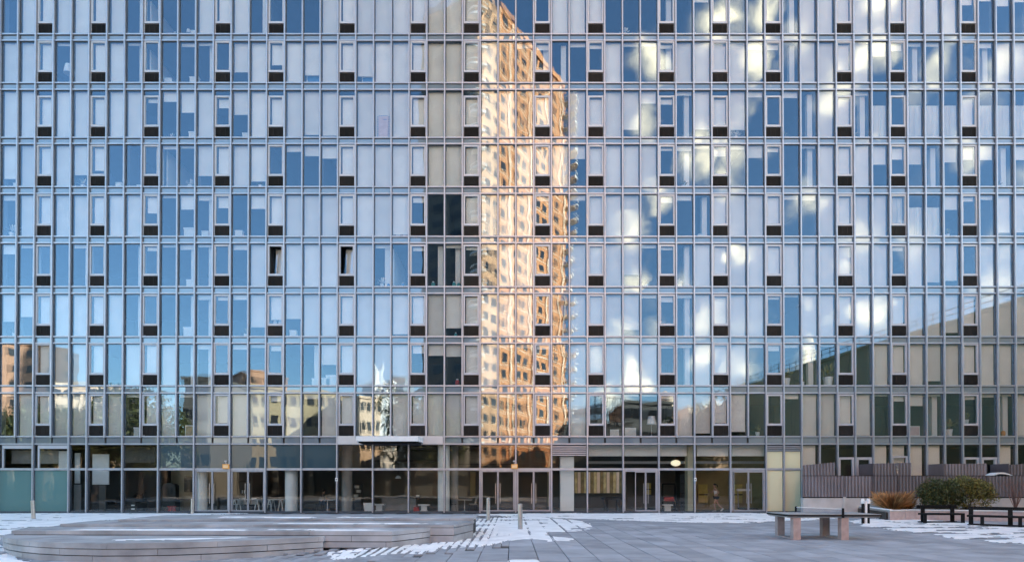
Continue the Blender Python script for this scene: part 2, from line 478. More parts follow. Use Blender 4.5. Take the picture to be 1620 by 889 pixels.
def snow_grid(name, poly, res, jit, lines=0, thick=.020, patchy=0., zz=None):
    x0, y0 = poly.min(0) - .3; x1, y1 = poly.max(0) + .3
    X, Y = np.meshgrid(np.arange(x0, x1, res), np.arange(y0, y1, res))
    d = sdist(poly, X, Y) + (fbm(X * 1.1 + 31, Y * 1.1) - .5) * jit
    d = np.where((Y > -.34) & (zz is None), -1, d)
    if lines:                                     # the joints between the pavers melt free first
        fx = np.abs(((zx1 - X) / SW) % 1 - .5)      # .5 on a joint
        left = X < zx1
        bx = np.abs(((X - (806 - 810) / F * 20) / PW) % 1 - .5)
        ln = np.where(left, np.clip((fx - .33) / .17, 0, 1) * .9, np.clip((bx - .44) / .06, 0, 1))
        patch = fbm(X * .8 + 5, Y * .8 + 70)
        d = np.minimum(d, .16) - ln * (.12 + .9 * np.clip(patch - .30, 0, 1)) - np.clip(patch - .60, 0, 1) * 2.2
    elif patchy:
        patch = fbm(X * .7 + 50, Y * 1.4 + 20)
        d = np.minimum(d, .3) - np.clip(patch - (1 - patchy), 0, 1) * 3.5
    h = np.clip(d / .10, -1, 1)
    Z = (gz(X, Y) if zz is None else zz) - .012 + (thick + .012) * np.where(h > 0, h ** .6, h) + (fbm(X * 6, Y * 6) - .5) * .012
    keep = (d > -.05)
    cell = keep[:-1, :-1] & keep[1:, :-1] & keep[:-1, 1:] & keep[1:, 1:]
    n = X.shape[1]
    idx = np.arange(X.size).reshape(X.shape)
    q = np.stack([idx[:-1, :-1][cell], idx[:-1, 1:][cell], idx[1:, 1:][cell], idx[1:, :-1][cell]], 1)
    used = np.unique(q)
    rm = np.full(X.size, -1); rm[used] = np.arange(len(used))
    V = np.stack([X.ravel(), Y.ravel(), Z.ravel()], 1)[used]
    b = MB(); b.v = V.tolist(); b.f = rm[q].tolist()
    return b
for nm, res, jit, lines in (('left', .10, .6, 0), ('front', .07, 1.1, 0), ('middle', .045, .9, 1), ('right', .08, 1.3, 0), ('corner', .05, .15, 0)):
    b = snow_grid(nm, poly_px(SNOW[nm]), res, jit, lines, patchy={'right': .50, 'front': .38, 'left': .33}.get(nm, 0))
    if b.f: tag(b.build('snow', M['snow'], smooth=True), kind='stuff')

# ------------------------------------------------------------------ the apartment building
BT = 48.0                                        # height of the block
house = thing('apartment_building', 'wide glass apartment block with grey mullions, pale blinds and black vents under each narrow casement', 'building')
KS = list(range(-1, 58))
UB = [55.5, 132.5, 218.8, 296.5, 374.8, 454.0, 532.7, 610.2, 690.3]
LB = [65.5, 143.0, 228.5, 307.0, 385.0, 464.3, 543.0, 621.5, 702.0]
ZU = [FZ(v) for v in UB]                          # upper transom of a spandrel
ZL = [FZ(v) for v in LB]
ROW = [(ZU[i], FZ(-13) if i == 0 else ZL[i - 1]) for i in range(9)]   # bottom, top of window row i
CASE = [1, 4, 7, 11, 14, 18, 22, 25, 29, 32, 36, 39, 42, 46, 49, 53]
STATE = [                                        # B blind down, C clear, digits: tenths of blind, W end of a white wall, Q curtain, D sloping light wall
 'CBBBBBBDCCCBBBDCCCBBBBBBBBBCCCCBBBCCCWC2CCCCWBBBBBBBBB3232',
 'BBBCBBBDCCCW C7B7B89B8BBBBBBBCCWW11B11WBBBB12WBBBB32WCCCWB',
 'BBBBBBBB124B35BBB99BBBBBBBBBBCBCBBB82CW8B8CC1WBBDQCQQQBQQQ',
 '8BBB78CCDCC7BB8C123BBBBBBBBBCBBB3BBBBCWC3C31CWBBB444W443W3',
 '1BBBBBBB6C3W4C3BBBBBBB9CCCBBBBCCCBBBCCCWBBBB11BBBBQQQ31199',
 '2WCCWCCWCCWWCCBBBBBBBDCCWWCCBBCCBBB7CCWBBBBBBBBBBBCB98CBBB',
 '65BBBBBWCCWWCC886BBBBB9BB8BBBBCCBBB8CCWBBBBCCBBBBBBBB9BBBB',
 'CCBBBBCBBBWWCCCCCW5BBBB333BBCCCCBBBBBCWBBBCCCWCCCBBB9BBBBB',
 'CBBBBBBCBBCBBBBCBCBBCCBBBBBCCCCCBCCCCCB9B9CCCBBBBCC3WCCCWB',
]
STATE = [s.replace(' ', '').ljust(58, 'B')[:58] for s in STATE]

# vertical and horizontal aluminium
zt = FZ(-60)
GK = [-1, 1, 3, 4, 6, 8, 10, 12, 14, 16, 18, 20, 22, 24, 26, 28, 30, 32, 34, 36, 38, 40, 42, 43, 44]
for k in KS:
    bot = ZU[8] - .06
    if k in GK: bot = 0.02
    elif k > 44: bot = .9
    b = MB()
    b.box(-.036, .036, -.16, .05, bot, zt)
    o = b.build('mullion', M['alu'], house, (XK(k), 0, 0))
    b = MB(); b.box(-.058, -.0365, -.035, .055, bot + .004, zt - .004); b.box(.0365, .072, -.035, .055, bot + .004, zt - .004)
    b.build('dark_strip', M['alu_dark'], o)  # darker strips along both mullion edges, wider on the right
tr_me = {}
xa, xb = XK(-1), XK(57)
for i in range(9):
    for z in (ZU[i], ZL[i]):
        b = MB()
        b.box(xa - .05, xb + .05, -.085, .045, -.038, .038)
        o = b.build('transom', M['alu'], house, (0, 0, z))
        b = MB(); b.box(xa - .05, xb + .05, -.03, .05, -.072, -.0385); b.build('dark_strip', M['alu_dark'], o)  # darker strip below the transom

# spandrels
b = MB(); w = PITCH - .118
cells = []
for i in range(8, -1, -1):
    for k in KS[:-1]:
        if i == 8 and 18 <= k < 24: continue
        cells.append((i, k))
rest = MB()
sp_h = [ZL_ and (ZU[i] - ZL[i] - .12) for i, ZL_ in enumerate(ZL)]
b.box(-w / 2, w / 2, -.012, .03, -.5, .5)
sp_me = b.mesh('spandrel_panel', M['spandrel'])
for q, (i, k) in enumerate(cells):
    xc, zc, h = XK(k) + PITCH / 2, (ZU[i] + ZL[i]) / 2, ZU[i] - ZL[i] - .10
    if q < 300: inst('spandrel_panel', sp_me, house, (xc, 0, zc), None, (1, 1, h))
    else: rest.box(xc - w / 2, xc + w / 2, -.012, .03, zc - h / 2, zc + h / 2)
tag(rest.build('spandrel_field', M['spandrel'], house), kind='stuff')

# meshes shared by the windows
GW = PITCH - .122
b = MB(); b.box(-GW / 2, GW / 2, -.010, .010, -.5, .5); pane_me = b.mesh('window_pane', M['glass'])
b = MB(); b.box(-.5, .5, -.004, .004, -1, 0); b.box(-.5, .5, -.014, .014, -1.0, -.985)
blind_me = b.mesh('roller_blind', M['blind'])
CH, VH = 2.46, .60                                # casement height, vent height
b = MB()
fw = GW / 2
for (x0, x1, z0, z1) in ((-fw, -fw + .10, VH, CH), (fw - .10, fw, VH, CH), (-fw + .10, fw - .10, CH - .10, CH), (-fw + .10, fw - .10, VH, VH + .12)):
    b.box(x0, x1, -.055, .05, z0, z1)
b.box(-fw, -fw + .025, -.05, .05, .0, VH); b.box(fw - .025, fw, -.05, .05, .0, VH)
case_me = b.mesh('casement_window', M['frame'])
b = MB(); pw2 = fw - .10; b.box(-pw2, pw2, -.010, .010, -.5, .5); cpane_me = b.mesh('pane', M['glass'])
b = MB()
b.box(-fw + .026, fw - .026, .0, .04, .05, VH - .02)
for q in range(9):
    z = .06 + q * .056
    b.add([(-fw + .03, -.035, z), (fw - .03, -.035, z), (fw - .03, -.002, z + .035), (-fw + .03, -.002, z + .035),
           (-fw + .03, -.035, z + .010), (fw - .03, -.035, z + .010), (fw - .03, -.002, z + .045), (-fw + .03, -.002, z + .045)],
          [(3, 2, 1, 0), (4, 5, 6, 7), (0, 1, 5, 4), (1, 2, 6, 5), (2, 3, 7, 6), (3, 0, 4, 7)])
for x in (-.16, .16): b.box(x - .006, x + .006, -.04, -.001, .05, VH - .03)
vent_me = b.mesh('vent_grille', M['vent'])
def curtain_mesh(name):
    b = MB(); n = 40
    vs = []
    for i in range(n + 1):
        x = -.5 + i / n
        y = .035 * math.sin(i * 1.35) + .012 * math.sin(i * 3.1)
        vs += [(x, y, 0), (x, y * 1.4, -1)]
    b.add(vs, [(2 * i, 2 * i + 1, 2 * i + 3, 2 * i + 2) for i in range(n)])
    return b.mesh(name, M['curtain'])
curt_me = curtain_mesh('curtain')

fixed = [(i, k) for i in range(8, -1, -1) for k in KS[:-1] if k not in CASE]
frest, brest = MB(), MB()
nblind = [0]
def put_blind(parent, xc, ztop, width, length, px, pz, curt=False, y=.16):
    if curt:
        inst('curtain', curt_me, parent, (xc - px, y + .05, ztop - pz), None, (width, 1, length)); return
    if nblind[0] < 300:
        inst('roller_blind', blind_me, parent, (xc - px, y, ztop - pz), None, (width, 1, length)); nblind[0] += 1
    else:
        brest.box(xc - width / 2, xc + width / 2, y - .004, y + .004, ztop - length, ztop)
def blind_len(s, h):
    if s == 'B': return h - rng.choice((.0, .0, .02, .05))
    if s.isdigit(): return h * (int(s) / 10 + rng.uniform(-.03, .05))
    return rng.choice((0, 0, .14, .2, .3)) if s != 'Q' else 0
for q, (i, k) in enumerate(fixed):
    z0, z1 = ROW[i]
    h = z1 - z0
    xc, zc = XK(k) + PITCH / 2, (z0 + z1) / 2
    s = STATE[i][k + 1]
    if q < 300:
        w_ = inst('window_pane', pane_me, house, (xc, 0, zc), None, (1, 1, h - .10)); par, px, pz = None, 0, 0
    else:
        frest.box(xc - GW / 2, xc + GW / 2, -.010, .010, z0 + .05, z1 - .05)
    wj = rng.uniform(.93, 1.0)
    if s == 'Q': put_blind(house, xc, z1 - h * .28, GW, h * .70, 0, 0, True)
    else:
        L = blind_len(s, h - .06)
        if L > 0: put_blind(house, xc, z1 - .03, GW * wj, L, 0, 0, y=.15 + rng.uniform(0, .03))
tag(frest.build('window_pane_field', M['glass'], house), kind='stuff')
for i in range(9):
    z0, z1 = ROW[i]
    for k in CASE:
        xc = XK(k) + PITCH / 2
        s = STATE[i][k + 1]
        c = inst('casement_window', case_me, house, (xc, 0, z0 + .052))
        top = z0 + .052 + CH
        if z1 - top > .12:
            inst('transom_light', pane_me, c, (0, 0, CH + (z1 - top) / 2 - .02), None, (1, 1, z1 - top - .06))
        ph = CH - VH - .22
        pz = VH + .12 + ph / 2
        if (i, k) in ((5, 14), (5, 18)):          # these two stand open, hinged at the right
            inst('pane', cpane_me, c, (pw2 * (1 - math.cos(R(24))), .10 + pw2 * math.sin(R(24)), pz), (R(-3), 0, R(-24)), (1, 1, ph))
        else:
            inst('pane', cpane_me, c, (0, -.012, pz), None, (1, 1, ph))
        inst('vent_grille', vent_me, c, (0, 0, 0))
        L = blind_len(s, ph)
        if s == 'Q': put_blind(house, xc, top - .1, pw2 * 2, ph * .98, 0, 0, True)
        elif L > 0 and (i, k) not in ((5, 14), (5, 18)): put_blind(house, xc + .03, top - .1, pw2 * 1.9, L, 0, 0, y=.17)
        elif L > 0: put_blind(house, xc + .10, top - .1, pw2 * 1.5, L, 0, 0, y=.5)
if brest.v: tag(brest.build('roller_blind_field', M['blind'], house), kind='stuff')

# structure behind the glass: slabs, back walls, room walls
XL, XR = XK(-1) - 14, 72
for i in range(9):
    b = MB()
    b.box(XL, XR, .08, 7.0, ZL[i] + .03, ZU[i] - .03)
    b.build('floor_slab', M['slab'], house)
b = MB(); b.box(XL, XR, .08, 7, ROW[0][1] + .05, ROW[0][1] + .4); b.build('floor_slab', M['slab'], house)
b = MB(); b.box(XL, XR, 6.0, 7.2, ZL[8] + .04, FZ(-13)); b.build('back_wall', M['room'], house)
wall_ks = [0, 3, 6, 10, 14, 17, 20, 24, 27, 30, 33, 38, 41, 45, 48, 52, 55]
b_side = MB(); b_side.box(-.09, .09, .30, 5.99, 0, 1); side_me = b_side.mesh('party_wall', M['room'])
b_w = MB(); b_w.box(-.13, .13, .34, .62, 0, 1); pier_me = b_w.mesh('white_pier', M['white_wall'])
for i in range(9):
    z0, z1 = ROW[i]
    zb, zt_ = z0 + .002, z1 - .035
    for k in KS[:-1]:
        s = STATE[i][k + 1]
        if s in 'WD':
            x = XK(k) + PITCH * .72
            inst('white_pier', pier_me, house, (x, 0, zb), None, (1.15, 1, zt_ - zb))
            if s == 'D':
                b = MB(); b.box(XK(k + 1) - .05, XK(k + 1) + .04, .7, 4.5, zb, zt_); b.build('white_partition', M['white_wall'], house)
        elif k in wall_ks:
            inst('party_wall', side_me, house, (XK(k) + .02, 0, zb), None, (1, 1, zt_ - zb))
# outer shell: roof mass above the frame, ends, rear
b = MB()
b.box(XL, XR, .06, 7.2, FZ(-13) + .45, BT)
b.box(XL, XR, 7.3, 18, 0, BT)
b.box(XL - .3, XL, .07, 18, 0, BT); b.box(XR, XR + .3, .07, 18, 0, BT)
b.build('upper_wall', M['grey_bld'], house)
# the curtain wall goes on past both sides of the frame and above it
ext, exg = MB(), MB()
for (k0, k1) in ((-15, -1), (57, 94)):
    x0, x1 = XK(k0), XK(k1)
    for k in range(k0, k1 + 1):
        if k in (-1, 57): continue
        ext.box(XK(k) - .045, XK(k) + .045, -.16, .05, .0, BT)
    for z in ZU + ZL: ext.box(x0, x1 - .06 if k1 < 0 else x1, -.085, .045, z - .045, z + .045)
    exg.box(x0, x1, -.01, .01, .03, BT - .2)
    exg.box(x0, x1, .5, .52, .03, BT - .2)
for z in np.arange(FZ(-22), BT, 2.96):
    ext.box(xa, xb, -.085, .045, z - .045, z + .045); ext.box(xa, xb, -.08, .045, z + .35, z + .43)
for k in KS: ext.box(XK(k) - .045, XK(k) + .045, -.16, .05, zt + .01, BT)
exg.box(xa, xb, -.01, .01, zt - .9, BT - .2)
tag(ext.build('mullion_field', M['alu'], house), kind='stuff')
tag(exg.build('spandrel_field', M['spandrel'], house), kind='stuff')

# ------------------------------------------------------------------ ground floor of the facade
ZT, ZM = ZL[8], FZ(742)
xg0, xg1 = XK(-1), XK(44)
b = MB(); b.box(xg0, xg1, -.09, .045, ZM - .05, ZM + .05); b.box(xg0, xg1, -.035, .055, ZM - .07, ZM + .07)
b.build('transom', M['alu'], house)
b = MB(); b.box(xg0 - .05, xg1, -.10, .06, .0, .10); b.build('sill', M['alu_dark'], house)
gm = {}
def gpane(k0, k1, z0, z1, m, name='lobby_pane', y=0.):
    b = MB(); b.box(XK(k0) + .06, XK(k1) - .06, y - .01, y + .012, z0, z1)
    return b.build(name, M[m], house)
def frame_rect(k0, k1, z0, z1, t, name, m='alu', y0=-.06, y1=.05, inset=.06):
    b = MB(); x0, x1 = XK(k0) + inset, XK(k1) - inset
    b.box(x0, x0 + t, y0, y1, z0, z1); b.box(x1 - t, x1, y0, y1, z0, z1)
    b.box(x0 + t, x1 - t, y0 + .002, y1 - .002, z1 - t, z1); b.box(x0 + t, x1 - t, y0 + .002, y1 - .002, z0, z0 + t)
    return b.build(name, M[m], house)
h_me = MB(); h_me.box(-.015, .015, -.11, -.08, .55, 1.75); h_me.box(-.012, .012, -.08, -.03, .62, .66); h_me.box(-.012, .012, -.08, -.03, 1.64, 1.68)
h_me = h_me.mesh('handle', M['steel'])
def door_pair(x0, x1, z1, z0=.02):
    """two glazed leaves in one frame"""
    mid = (x0 + x1) / 2
    for s, (a, c) in enumerate(((x0, mid - .01), (mid + .01, x1))):
        b = MB(); t = .035
        b.box(a, a + t, -.045, .04, z0, z1); b.box(c - t, c, -.045, .04, z0, z1)
        b.box(a + t, c - t, -.043, .038, z1 - t, z1); b.box(a + t, c - t, -.043, .038, z0, z0 + .14)
        d = b.build('door', M['alu'], house)
        g_ = MB(); g_.box(a + t, c - t, -.008, .008, z0 + .14, z1 - t); g_.build('door_pane', M['lobby_glass'], d)
        inst('handle', h_me, d, ((c - .12) if s == 0 else (a + .12), 0, 0))
UPPER = {(-1, 1): 'lobby_glass', (1, 3): 'lobby_glass'}
OPAQUE = [(8, 10), (10, 12), (12, 14), (14, 16), (16, 18)]
for k0, k1 in zip(GK[:-1], GK[1:]):
    if (k0, k1) in OPAQUE:
        gpane(k0, k1, ZM + .06, ZT - .06, 'panel_glass', 'opaque_panel')
    elif k0 >= 42: gpane(k0, k1, ZM + .06, FZ(714), 'cream_glass', 'curtained_pane')
    elif (k0, k1) == (30, 32): gpane(k0, k1, ZM + .06, FZ(721), 'lobby_glass')
    else: gpane(k0, k1, ZM + .06, ZT - .06, 'lobby_glass')
    if (k0, k1) in ((-1, 1), (1, 3)): gpane(k0, k1, .10, ZM - .06, 'frosted', 'frosted_pane')
    elif (k0, k1) in ((10, 12), (12, 14), (26, 28), (28, 30)):
        frame_rect(k0, k1, .0, ZM - .06, .045, 'door_frame')
        door_pair(XK(k0) + .115, XK(k1) - .115, ZM - .115)
    elif (k0, k1) in ((34, 36), (40, 42)):
        xm = XK(k0) + .72 if k0 == 34 else XK(k0) + .2
        frame_rect(k0, k1, .0, ZM - .06, .08, 'door_frame')
        b = MB(); b.box(XK(k0) + .14, xm, -.01, .012, .1, ZM - .14); b.build('lobby_pane', M['lobby_glass'], house)
        door_pair(xm + .01, XK(k1) - .15, ZM - .15)
    elif k0 >= 42: gpane(k0, k1, .10, ZM - .06, 'cream_glass', 'curtained_pane')
    else: gpane(k0, k1, .10, ZM - .06, 'lobby_glass')
# louvre strips above two bays
def louvre(k0, k1, z0, z1, n):
    b = MB(); x0, x1 = XK(k0) + .06, XK(k1) - .06
    for q in range(n):
        z = z0 + (z1 - z0) * q / n
        b.box(x0, x1, -.10, .02, z, z + (z1 - z0) / n * .45)
    o = b.build('louvre_grille', M['alu'], house)
    b = MB(); b.box(x0, x1, .03, .05, z0 - .03, z1); b.build('louvre_backing', M['alu_dark'], o)
louvre(30, 32, FZ(721) + .03, ZT - .07, 5)
louvre(42, 43, FZ(714) + .03, ZT - .07, 3)
louvre(43, 44, FZ(714) + .03, ZT - .07, 3)
# metal fascia and canopy over the lobby
b = MB(); b.box(XK(18) - .02, XK(24) - .07, -.13, .02, ZL[8] - .03, ZU[8] + .03); b.build('fascia_panel', M['panel_alu'], house)
b = MB()
cx0, cx1 = MX(563, 34.5), MX(661, 34.5)
zc0 = FZ(703)
b.prism([(cx0, -1.5), (cx1, -1.5), (cx1 + .1, -.14), (cx0 - .02, -.14)], zc0 + .09, zc0 + .38)
can = b.build('canopy', M['white'], house)
b = MB(); b.prism([(cx0 + .12, -1.42), (cx1 - .1, -1.42), (cx1 - .02, -.15), (cx0 + .1, -.15)], zc0 + .0, zc0 + .088); b.build('canopy_soffit', M['black_metal'], can)
# upper left frames inside the first two bays
for k0, k1 in ((-1, 1), (1, 3)):
    b = MB(); x0, x1 = XK(k0) + .22, XK(k1) - .07
    b.box(x0, x0 + .10, -.02, .06, ZM + .075, ZT - .075); b.box(x0 + .10, x1, -.02, .06, ZT - .28, ZT - .075)
    b.build('inner_frame', M['frame'], house)

# right wing of the ground floor: windows and garden doors behind the fence
zb0 = .9
for k in range(44, 57):
    x0, x1 = XK(k) + .06, XK(k + 1) - .06
    if k in (46, 47, 53, 54):
        zd = FZ(723)
        frame_rect(k, k + 1, zb0, zd, .13 if k in (46, 53) else .15, 'garden_door', 'frame')
        gpane(k, k + 1, zb0 + .14, zd - .14, 'lobby_glass', 'garden_door_pane', .005)
        gpane(k, k + 1, zd + .03, ZT - .06, 'lobby_glass', 'window_pane')
    else:
        gpane(k, k + 1, zb0, ZT - .06, 'lobby_glass', 'window_pane')
        if k == 49: frame_rect(k, k + 1, zb0, FZ(721), .10, 'casement_frame', 'frame')
    if k in (44, 48, 49, 50, 51, 55):
        inst('roller_blind', blind_me, house, ((x0 + x1) / 2 - .02, .2, ZT - .08), None, (x1 - x0 - .08, 1, 3.0))
b = MB(); b.box(XK(44) + .06, XK(57), -.05, .3, -.05, zb0); b.build('plinth_wall', M['concrete'], house)
b = MB(); b.box(XK(44), XR, 4.2, 4.5, .0, ZT); b.build('back_wall', M['lobby_grey'], house)
b = MB(); b.box(XK(44) - .1, XK(44) + .1, .1, 8, 0, ZT); b.build('party_wall', M['white_wall'], house)

# ------------------------------------------------------------------ lobby interior
b = MB(); b.box(XL, XR, .08, 14, -.30, .015); b.build('lobby_floor', M['lobby_floor'], house)
b = MB(); b.box(XL, XK(44), .1, 14, ZT - .02, ZT + .02); b.build('lobby_ceiling', M['lobby_dark'], house)
def LX(px, y): return (px - CX) / F * (DCAM + y)
def wall(px0, px1, y, z0, z1, m, name='back_wall', t=.2):
    b = MB(); b.box(LX(px0, y), LX(px1, y), y, y + t, z0, z1); return b.build(name, M[m], house)
wall(-40, 250, 4.0, .0, ZT - .03, 'lobby_grey')
wall(250, 306, 3.4, .0, ZT - .03, 'beige')
wall(312, 398, 4.6, .0, ZT - .03, 'lobby_grey')
wall(398, 940, 10.0, .0, ZT - .03, 'lobby_dark')
wall(930, 1100, 8.0, .0, ZT - .03, 'olive')
wall(1098, 1215, 4.6, .0, ZT - .03, 'olive')
wall(505, 517, 8, .1, 2.6, 'lobby_grey', 'wall_panel'); wall(592, 612, 8, .2, 2.5, 'beige', 'wall_panel')
wall(744, 752, 7, .9, 2.6, 'olive', 'wall_panel'); wall(516, 527, 9, .2, 2.6, 'beige', 'wall_panel')
wall(866, 870, 5, .2, 2.9, 'beige', 'wall_panel')
for px, y in ((252, 2.2), (308, 3.0), (398, 3.0), (1098, 3.)):
    b = MB(); b.box(LX(px, y) - .06, LX(px, y) + .06, y, 9, .016, ZT - .03); b.build('party_wall', M['lobby_grey'], house)
# white boards and screens in the left rooms
for (p0, p1, q0, q1, y, m) in ((146, 172, 718, 766, 1.2, 'white'), (118, 126, 716, 764, 1.0, 'white'), (117, 127.5, 766, 809, .8, 'panel_alu'),
                               (157, 167, 767, 809, .9, 'lobby_grey'), (145, 157, 766, 809, 1.0, 'black')):
    b = MB(); dep = DCAM + y
    b.box(LX(p0, y), LX(p1, y), y, y + .06, max(.02, MH(q1, dep)), MH(q0, dep)); b.build('wall_panel', M[m], house)
for (p0, p1, q0, q1, y, m) in ((18, 52, 712, 733, .7, 'column_grey'), (62, 92, 712, 733, .7, 'column_grey'), (92.5, 108, 713, 741, .6, 'column'), (194, 246, 706, 731, .9, 'lobby_grey')):
    b = MB(); dep = DCAM + y
    b.box(LX(p0, y), LX(p1, y), y, y + .06, MH(q1, dep), MH(q0, dep)); b.build('wall_panel', M[m], house)
# soffit bands in the upper lobby
for (p0, p1, q0, q1, y, m) in ((645, 700, 706, 711, 1.5, 'lobby_grey'), (705, 870, 706, 710, 1.5, 'lobby_grey'), (585, 690, 727, 730, 4, 'lobby_grey'), (700, 812, 733, 735, 3, 'lobby_grey'),
                               (930, 985, 703, 721, .7, 'white_wall'), (988, 1042, 703, 721, .7, 'white_wall'), (1045, 1088, 703, 721, .7, 'white_wall'),
                               (1103, 1152, 703, 721, .6, 'white_wall'), (1158, 1210, 703, 721, .6, 'white_wall'), (930, 1210, 729, 733, 3, 'column')):
    b = MB(); dep = DCAM + y
    b.box(LX(p0, y), LX(p1, y), y, y + .3, MH(q1, dep), min(ZT - .03, MH(q0, dep))); b.build('soffit', M[m], house)
# columns
for px, y, r, m in ((319, .75, .33, 'column'), (461, .65, .37, 'column'), (549, 1.6, .32, 'column_grey'), (702, .6, .36, 'column'), (719.5, 1.5, .22, 'column_grey')):
    b = MB(); b.lathe(LX(px, y), y, [(r, .016), (r, ZT - .03)], 20); b.build('column', M[m], house, smooth=False)
for p0, p1, y, m in ((886.5, 908, .35, 'column'), (1088, 1097, .5, 'beige')):
    b = MB(); b.box(LX(p0, y), LX(p1, y), y, y + .6, .016, ZT - .03 if p0 > 1000 else FZ(721)); b.build('column', M[m], house)
def at(px, y, z=.016): return (LX(px, y), y, z)

# lobby furniture: things of their own
def chair_tree(label, group=None, m='white', legm='black'):
    t = thing('chair', label, 'chair', group=group)
    b = MB(); b.cbox(-.21, .21, -.21, .21, .42, .46, .02); b.build('seat', M[m], t)
    b = MB()
    vs = []
    for j, (y, z) in enumerate(((.18, .46), (.22, .62), (.26, .82))):
        for i in range(7):
            u = -.2 + .4 * i / 6
            vs.append((u * (1 - .1 * j), y - .5 * u * u, z))
    vs2 = [(v[0], v[1] + .02, v[2]) for v in vs]
    fs = [(j * 7 + i, j * 7 + i + 1, j * 7 + i + 8, j * 7 + i + 7) for j in range(2) for i in range(6)]
    b.add(vs + vs2, fs + [tuple(21 + q for q in reversed(f)) for f in fs] + [(i, i + 21, i + 22, i + 1) for i in range(14, 20)])
    b.build('backrest', M[m], t)
    for sx_ in (-1, 1):
        for sy in (-1, 1):
            b = MB(); b.tube([(sx_ * .16, sy * .16, .42), (sx_ * .21, sy * .22, 0)], .014); b.build('leg', M[legm], t)
    return t
ch0 = chair_tree('white shell chair facing left at the long table, nearest the door post')
ch0.location = at(375, 1.6); ch0.rotation_euler.z = R(-100)
for px, y, rz, lb in ((390, 2.4, 160, 'white shell chair seen from behind between two table trestles'), (403, 2.2, 190, 'white shell chair just left of the door edge behind the terrace'), (422, 1.8, 90, 'white shell chair at the left end of the table by the white column')):
    c = copy_tree(ch0); c.location = at(px, y); c.rotation_euler.z = R(rz); c['label'] = lb
for c in [ch0] + [o for o in COL.objects if o.name.startswith('chair.')]: c['group'] = 'white chairs in the lobby'
def trestle_table(px, y, w, label):
    t = thing('trestle_table', label, 'table', at(px, y), group='white tables in the lobby')
    b = MB(); b.cbox(-w / 2, w / 2, -.4, .4, .71, .74, .01); b.build('tabletop', M['white'], t)
    for s in (-1, 1):
        b = MB()
        b.bar((s * (w / 2 - .25) - .16, -.3, 0), (s * (w / 2 - .25) - .03, -.3, .71), .05); b.bar((s * (w / 2 - .25) + .16, -.3, 0), (s * (w / 2 - .25) + .03, -.3, .71), .05)
        b.bar((s * (w / 2 - .25) - .16, .3, 0), (s * (w / 2 - .25) - .03, .3, .71), .05); b.bar((s * (w / 2 - .25) + .16, .3, 0), (s * (w / 2 - .25) + .03, .3, .71), .05)
        b.build('trestle', M['white'], t)
trestle_table(392, 2.0, 1.9, 'long white trestle table surrounded by white chairs')
trestle_table(438, 2.0, 1.2, 'short white table with splayed legs beside the round white column')
def pedestal_table(px, y, w, label, m='white'):
    t = thing('cafe_table', label, 'table', at(px, y))
    b = MB(); b.cbox(-w / 2, w / 2, -.3, .3, .70, .73, .01); b.build('tabletop', M[m], t)
    b = MB(); b.lathe(0, 0, [(.22, 0), (.22, .02), (.03, .04), (.03, .70)], 12); b.build('stem', M[m], t)
pedestal_table(518, 1.6, .9, 'pale pedestal table in front of a seated figure')
pedestal_table(735, 1.8, .95, 'small square cafe table right of the pair of columns')
dc = chair_tree('black side chair beside the small cafe table', m='black'); dc.location = at(718, 1.5); dc.rotation_euler.z = R(80)
dc = chair_tree('pale low chair in the shade behind the cafe table', m='column'); dc.location = at(748, 2.4); dc.rotation_euler.z = R(-70)
def low_bench(px, y, w, label):
    t = thing('low_bench', label, 'bench', at(px, y), group='white benches in the dark lobby')
    b = MB(); b.cbox(-w / 2, w / 2, -.2, .2, .36, .44, .01); b.build('seat', M['white'], t)
    b = MB(); b.box(-w / 2 + .12, w / 2 - .12, -.14, .14, 0, .06); b.box(-.18, .18, -.1, .1, .06, .36); b.build('base', M['white'], t)
low_bench(671, 1.8, .7, 'white low bench next to a red bag')
low_bench(600, 2.4, .7, 'white low bench right of the square planter')
low_bench(1056, 1.6, .6, 'white low bench below the red machine')
b = MB(); b.prism([(-.25, -.22), (.25, -.22), (.25, .22), (-.25, .22)], 0, .5)
pl = thing('planter', 'square pale planter behind a lobby mullion', 'planter', at(584, 1.2))
b = MB(); b.add([(-.22, -.2, 0), (.22, -.2, 0), (.22, .2, 0), (-.22, .2, 0), (-.3, -.26, .55), (.3, -.26, .55), (.3, .26, .55), (-.3, .26, .55)],
                [(3, 2, 1, 0), (4, 5, 6, 7), (0, 1, 5, 4), (1, 2, 6, 5), (2, 3, 7, 6), (3, 0, 4, 7)]); b.build('pot', M['column'], pl)
b = MB(); b.box(-.27, .27, -.23, .23, .55, .565); b.build('soil', M['bark'], pl)
t = thing('handbag', 'red bag on the floor beside a white bench', 'bag', at(659, 1.7))
b = MB(); b.cbox(-.17, .17, -.1, .1, 0, .26, .04); b.build('body', M['red'], t); b = MB(); b.tube([(-.08, 0, .25), (-.05, 0, .36), (.05, 0, .36), (.08, 0, .25)], .012); b.build('strap', M['red'], t)
t = thing('stool', 'small red stool in the beige room', 'stool', at(272, 1.4))
b = MB(); b.cbox(-.2, .2, -.16, .16, .28, .34, .02); b.build('seat', M['red'], t)
for s in (-1, 1):
    b = MB(); b.bar((s * .14, 0, 0), (s * .10, 0, .28), .05, .2); b.build('leg', M['red'], t)
t = thing('upright_cabinet', 'dark arched cabinet against the beige wall', 'cabinet', at(270, 2.2))
b = MB(); n = 10
pts = [(-.42, 0)] + [(-.42 * math.cos(math.pi * i / n) if True else 0, 1.55 + .22 * math.sin(math.pi * i / n)) for i in range(n + 1)] + [(.42, 0)]
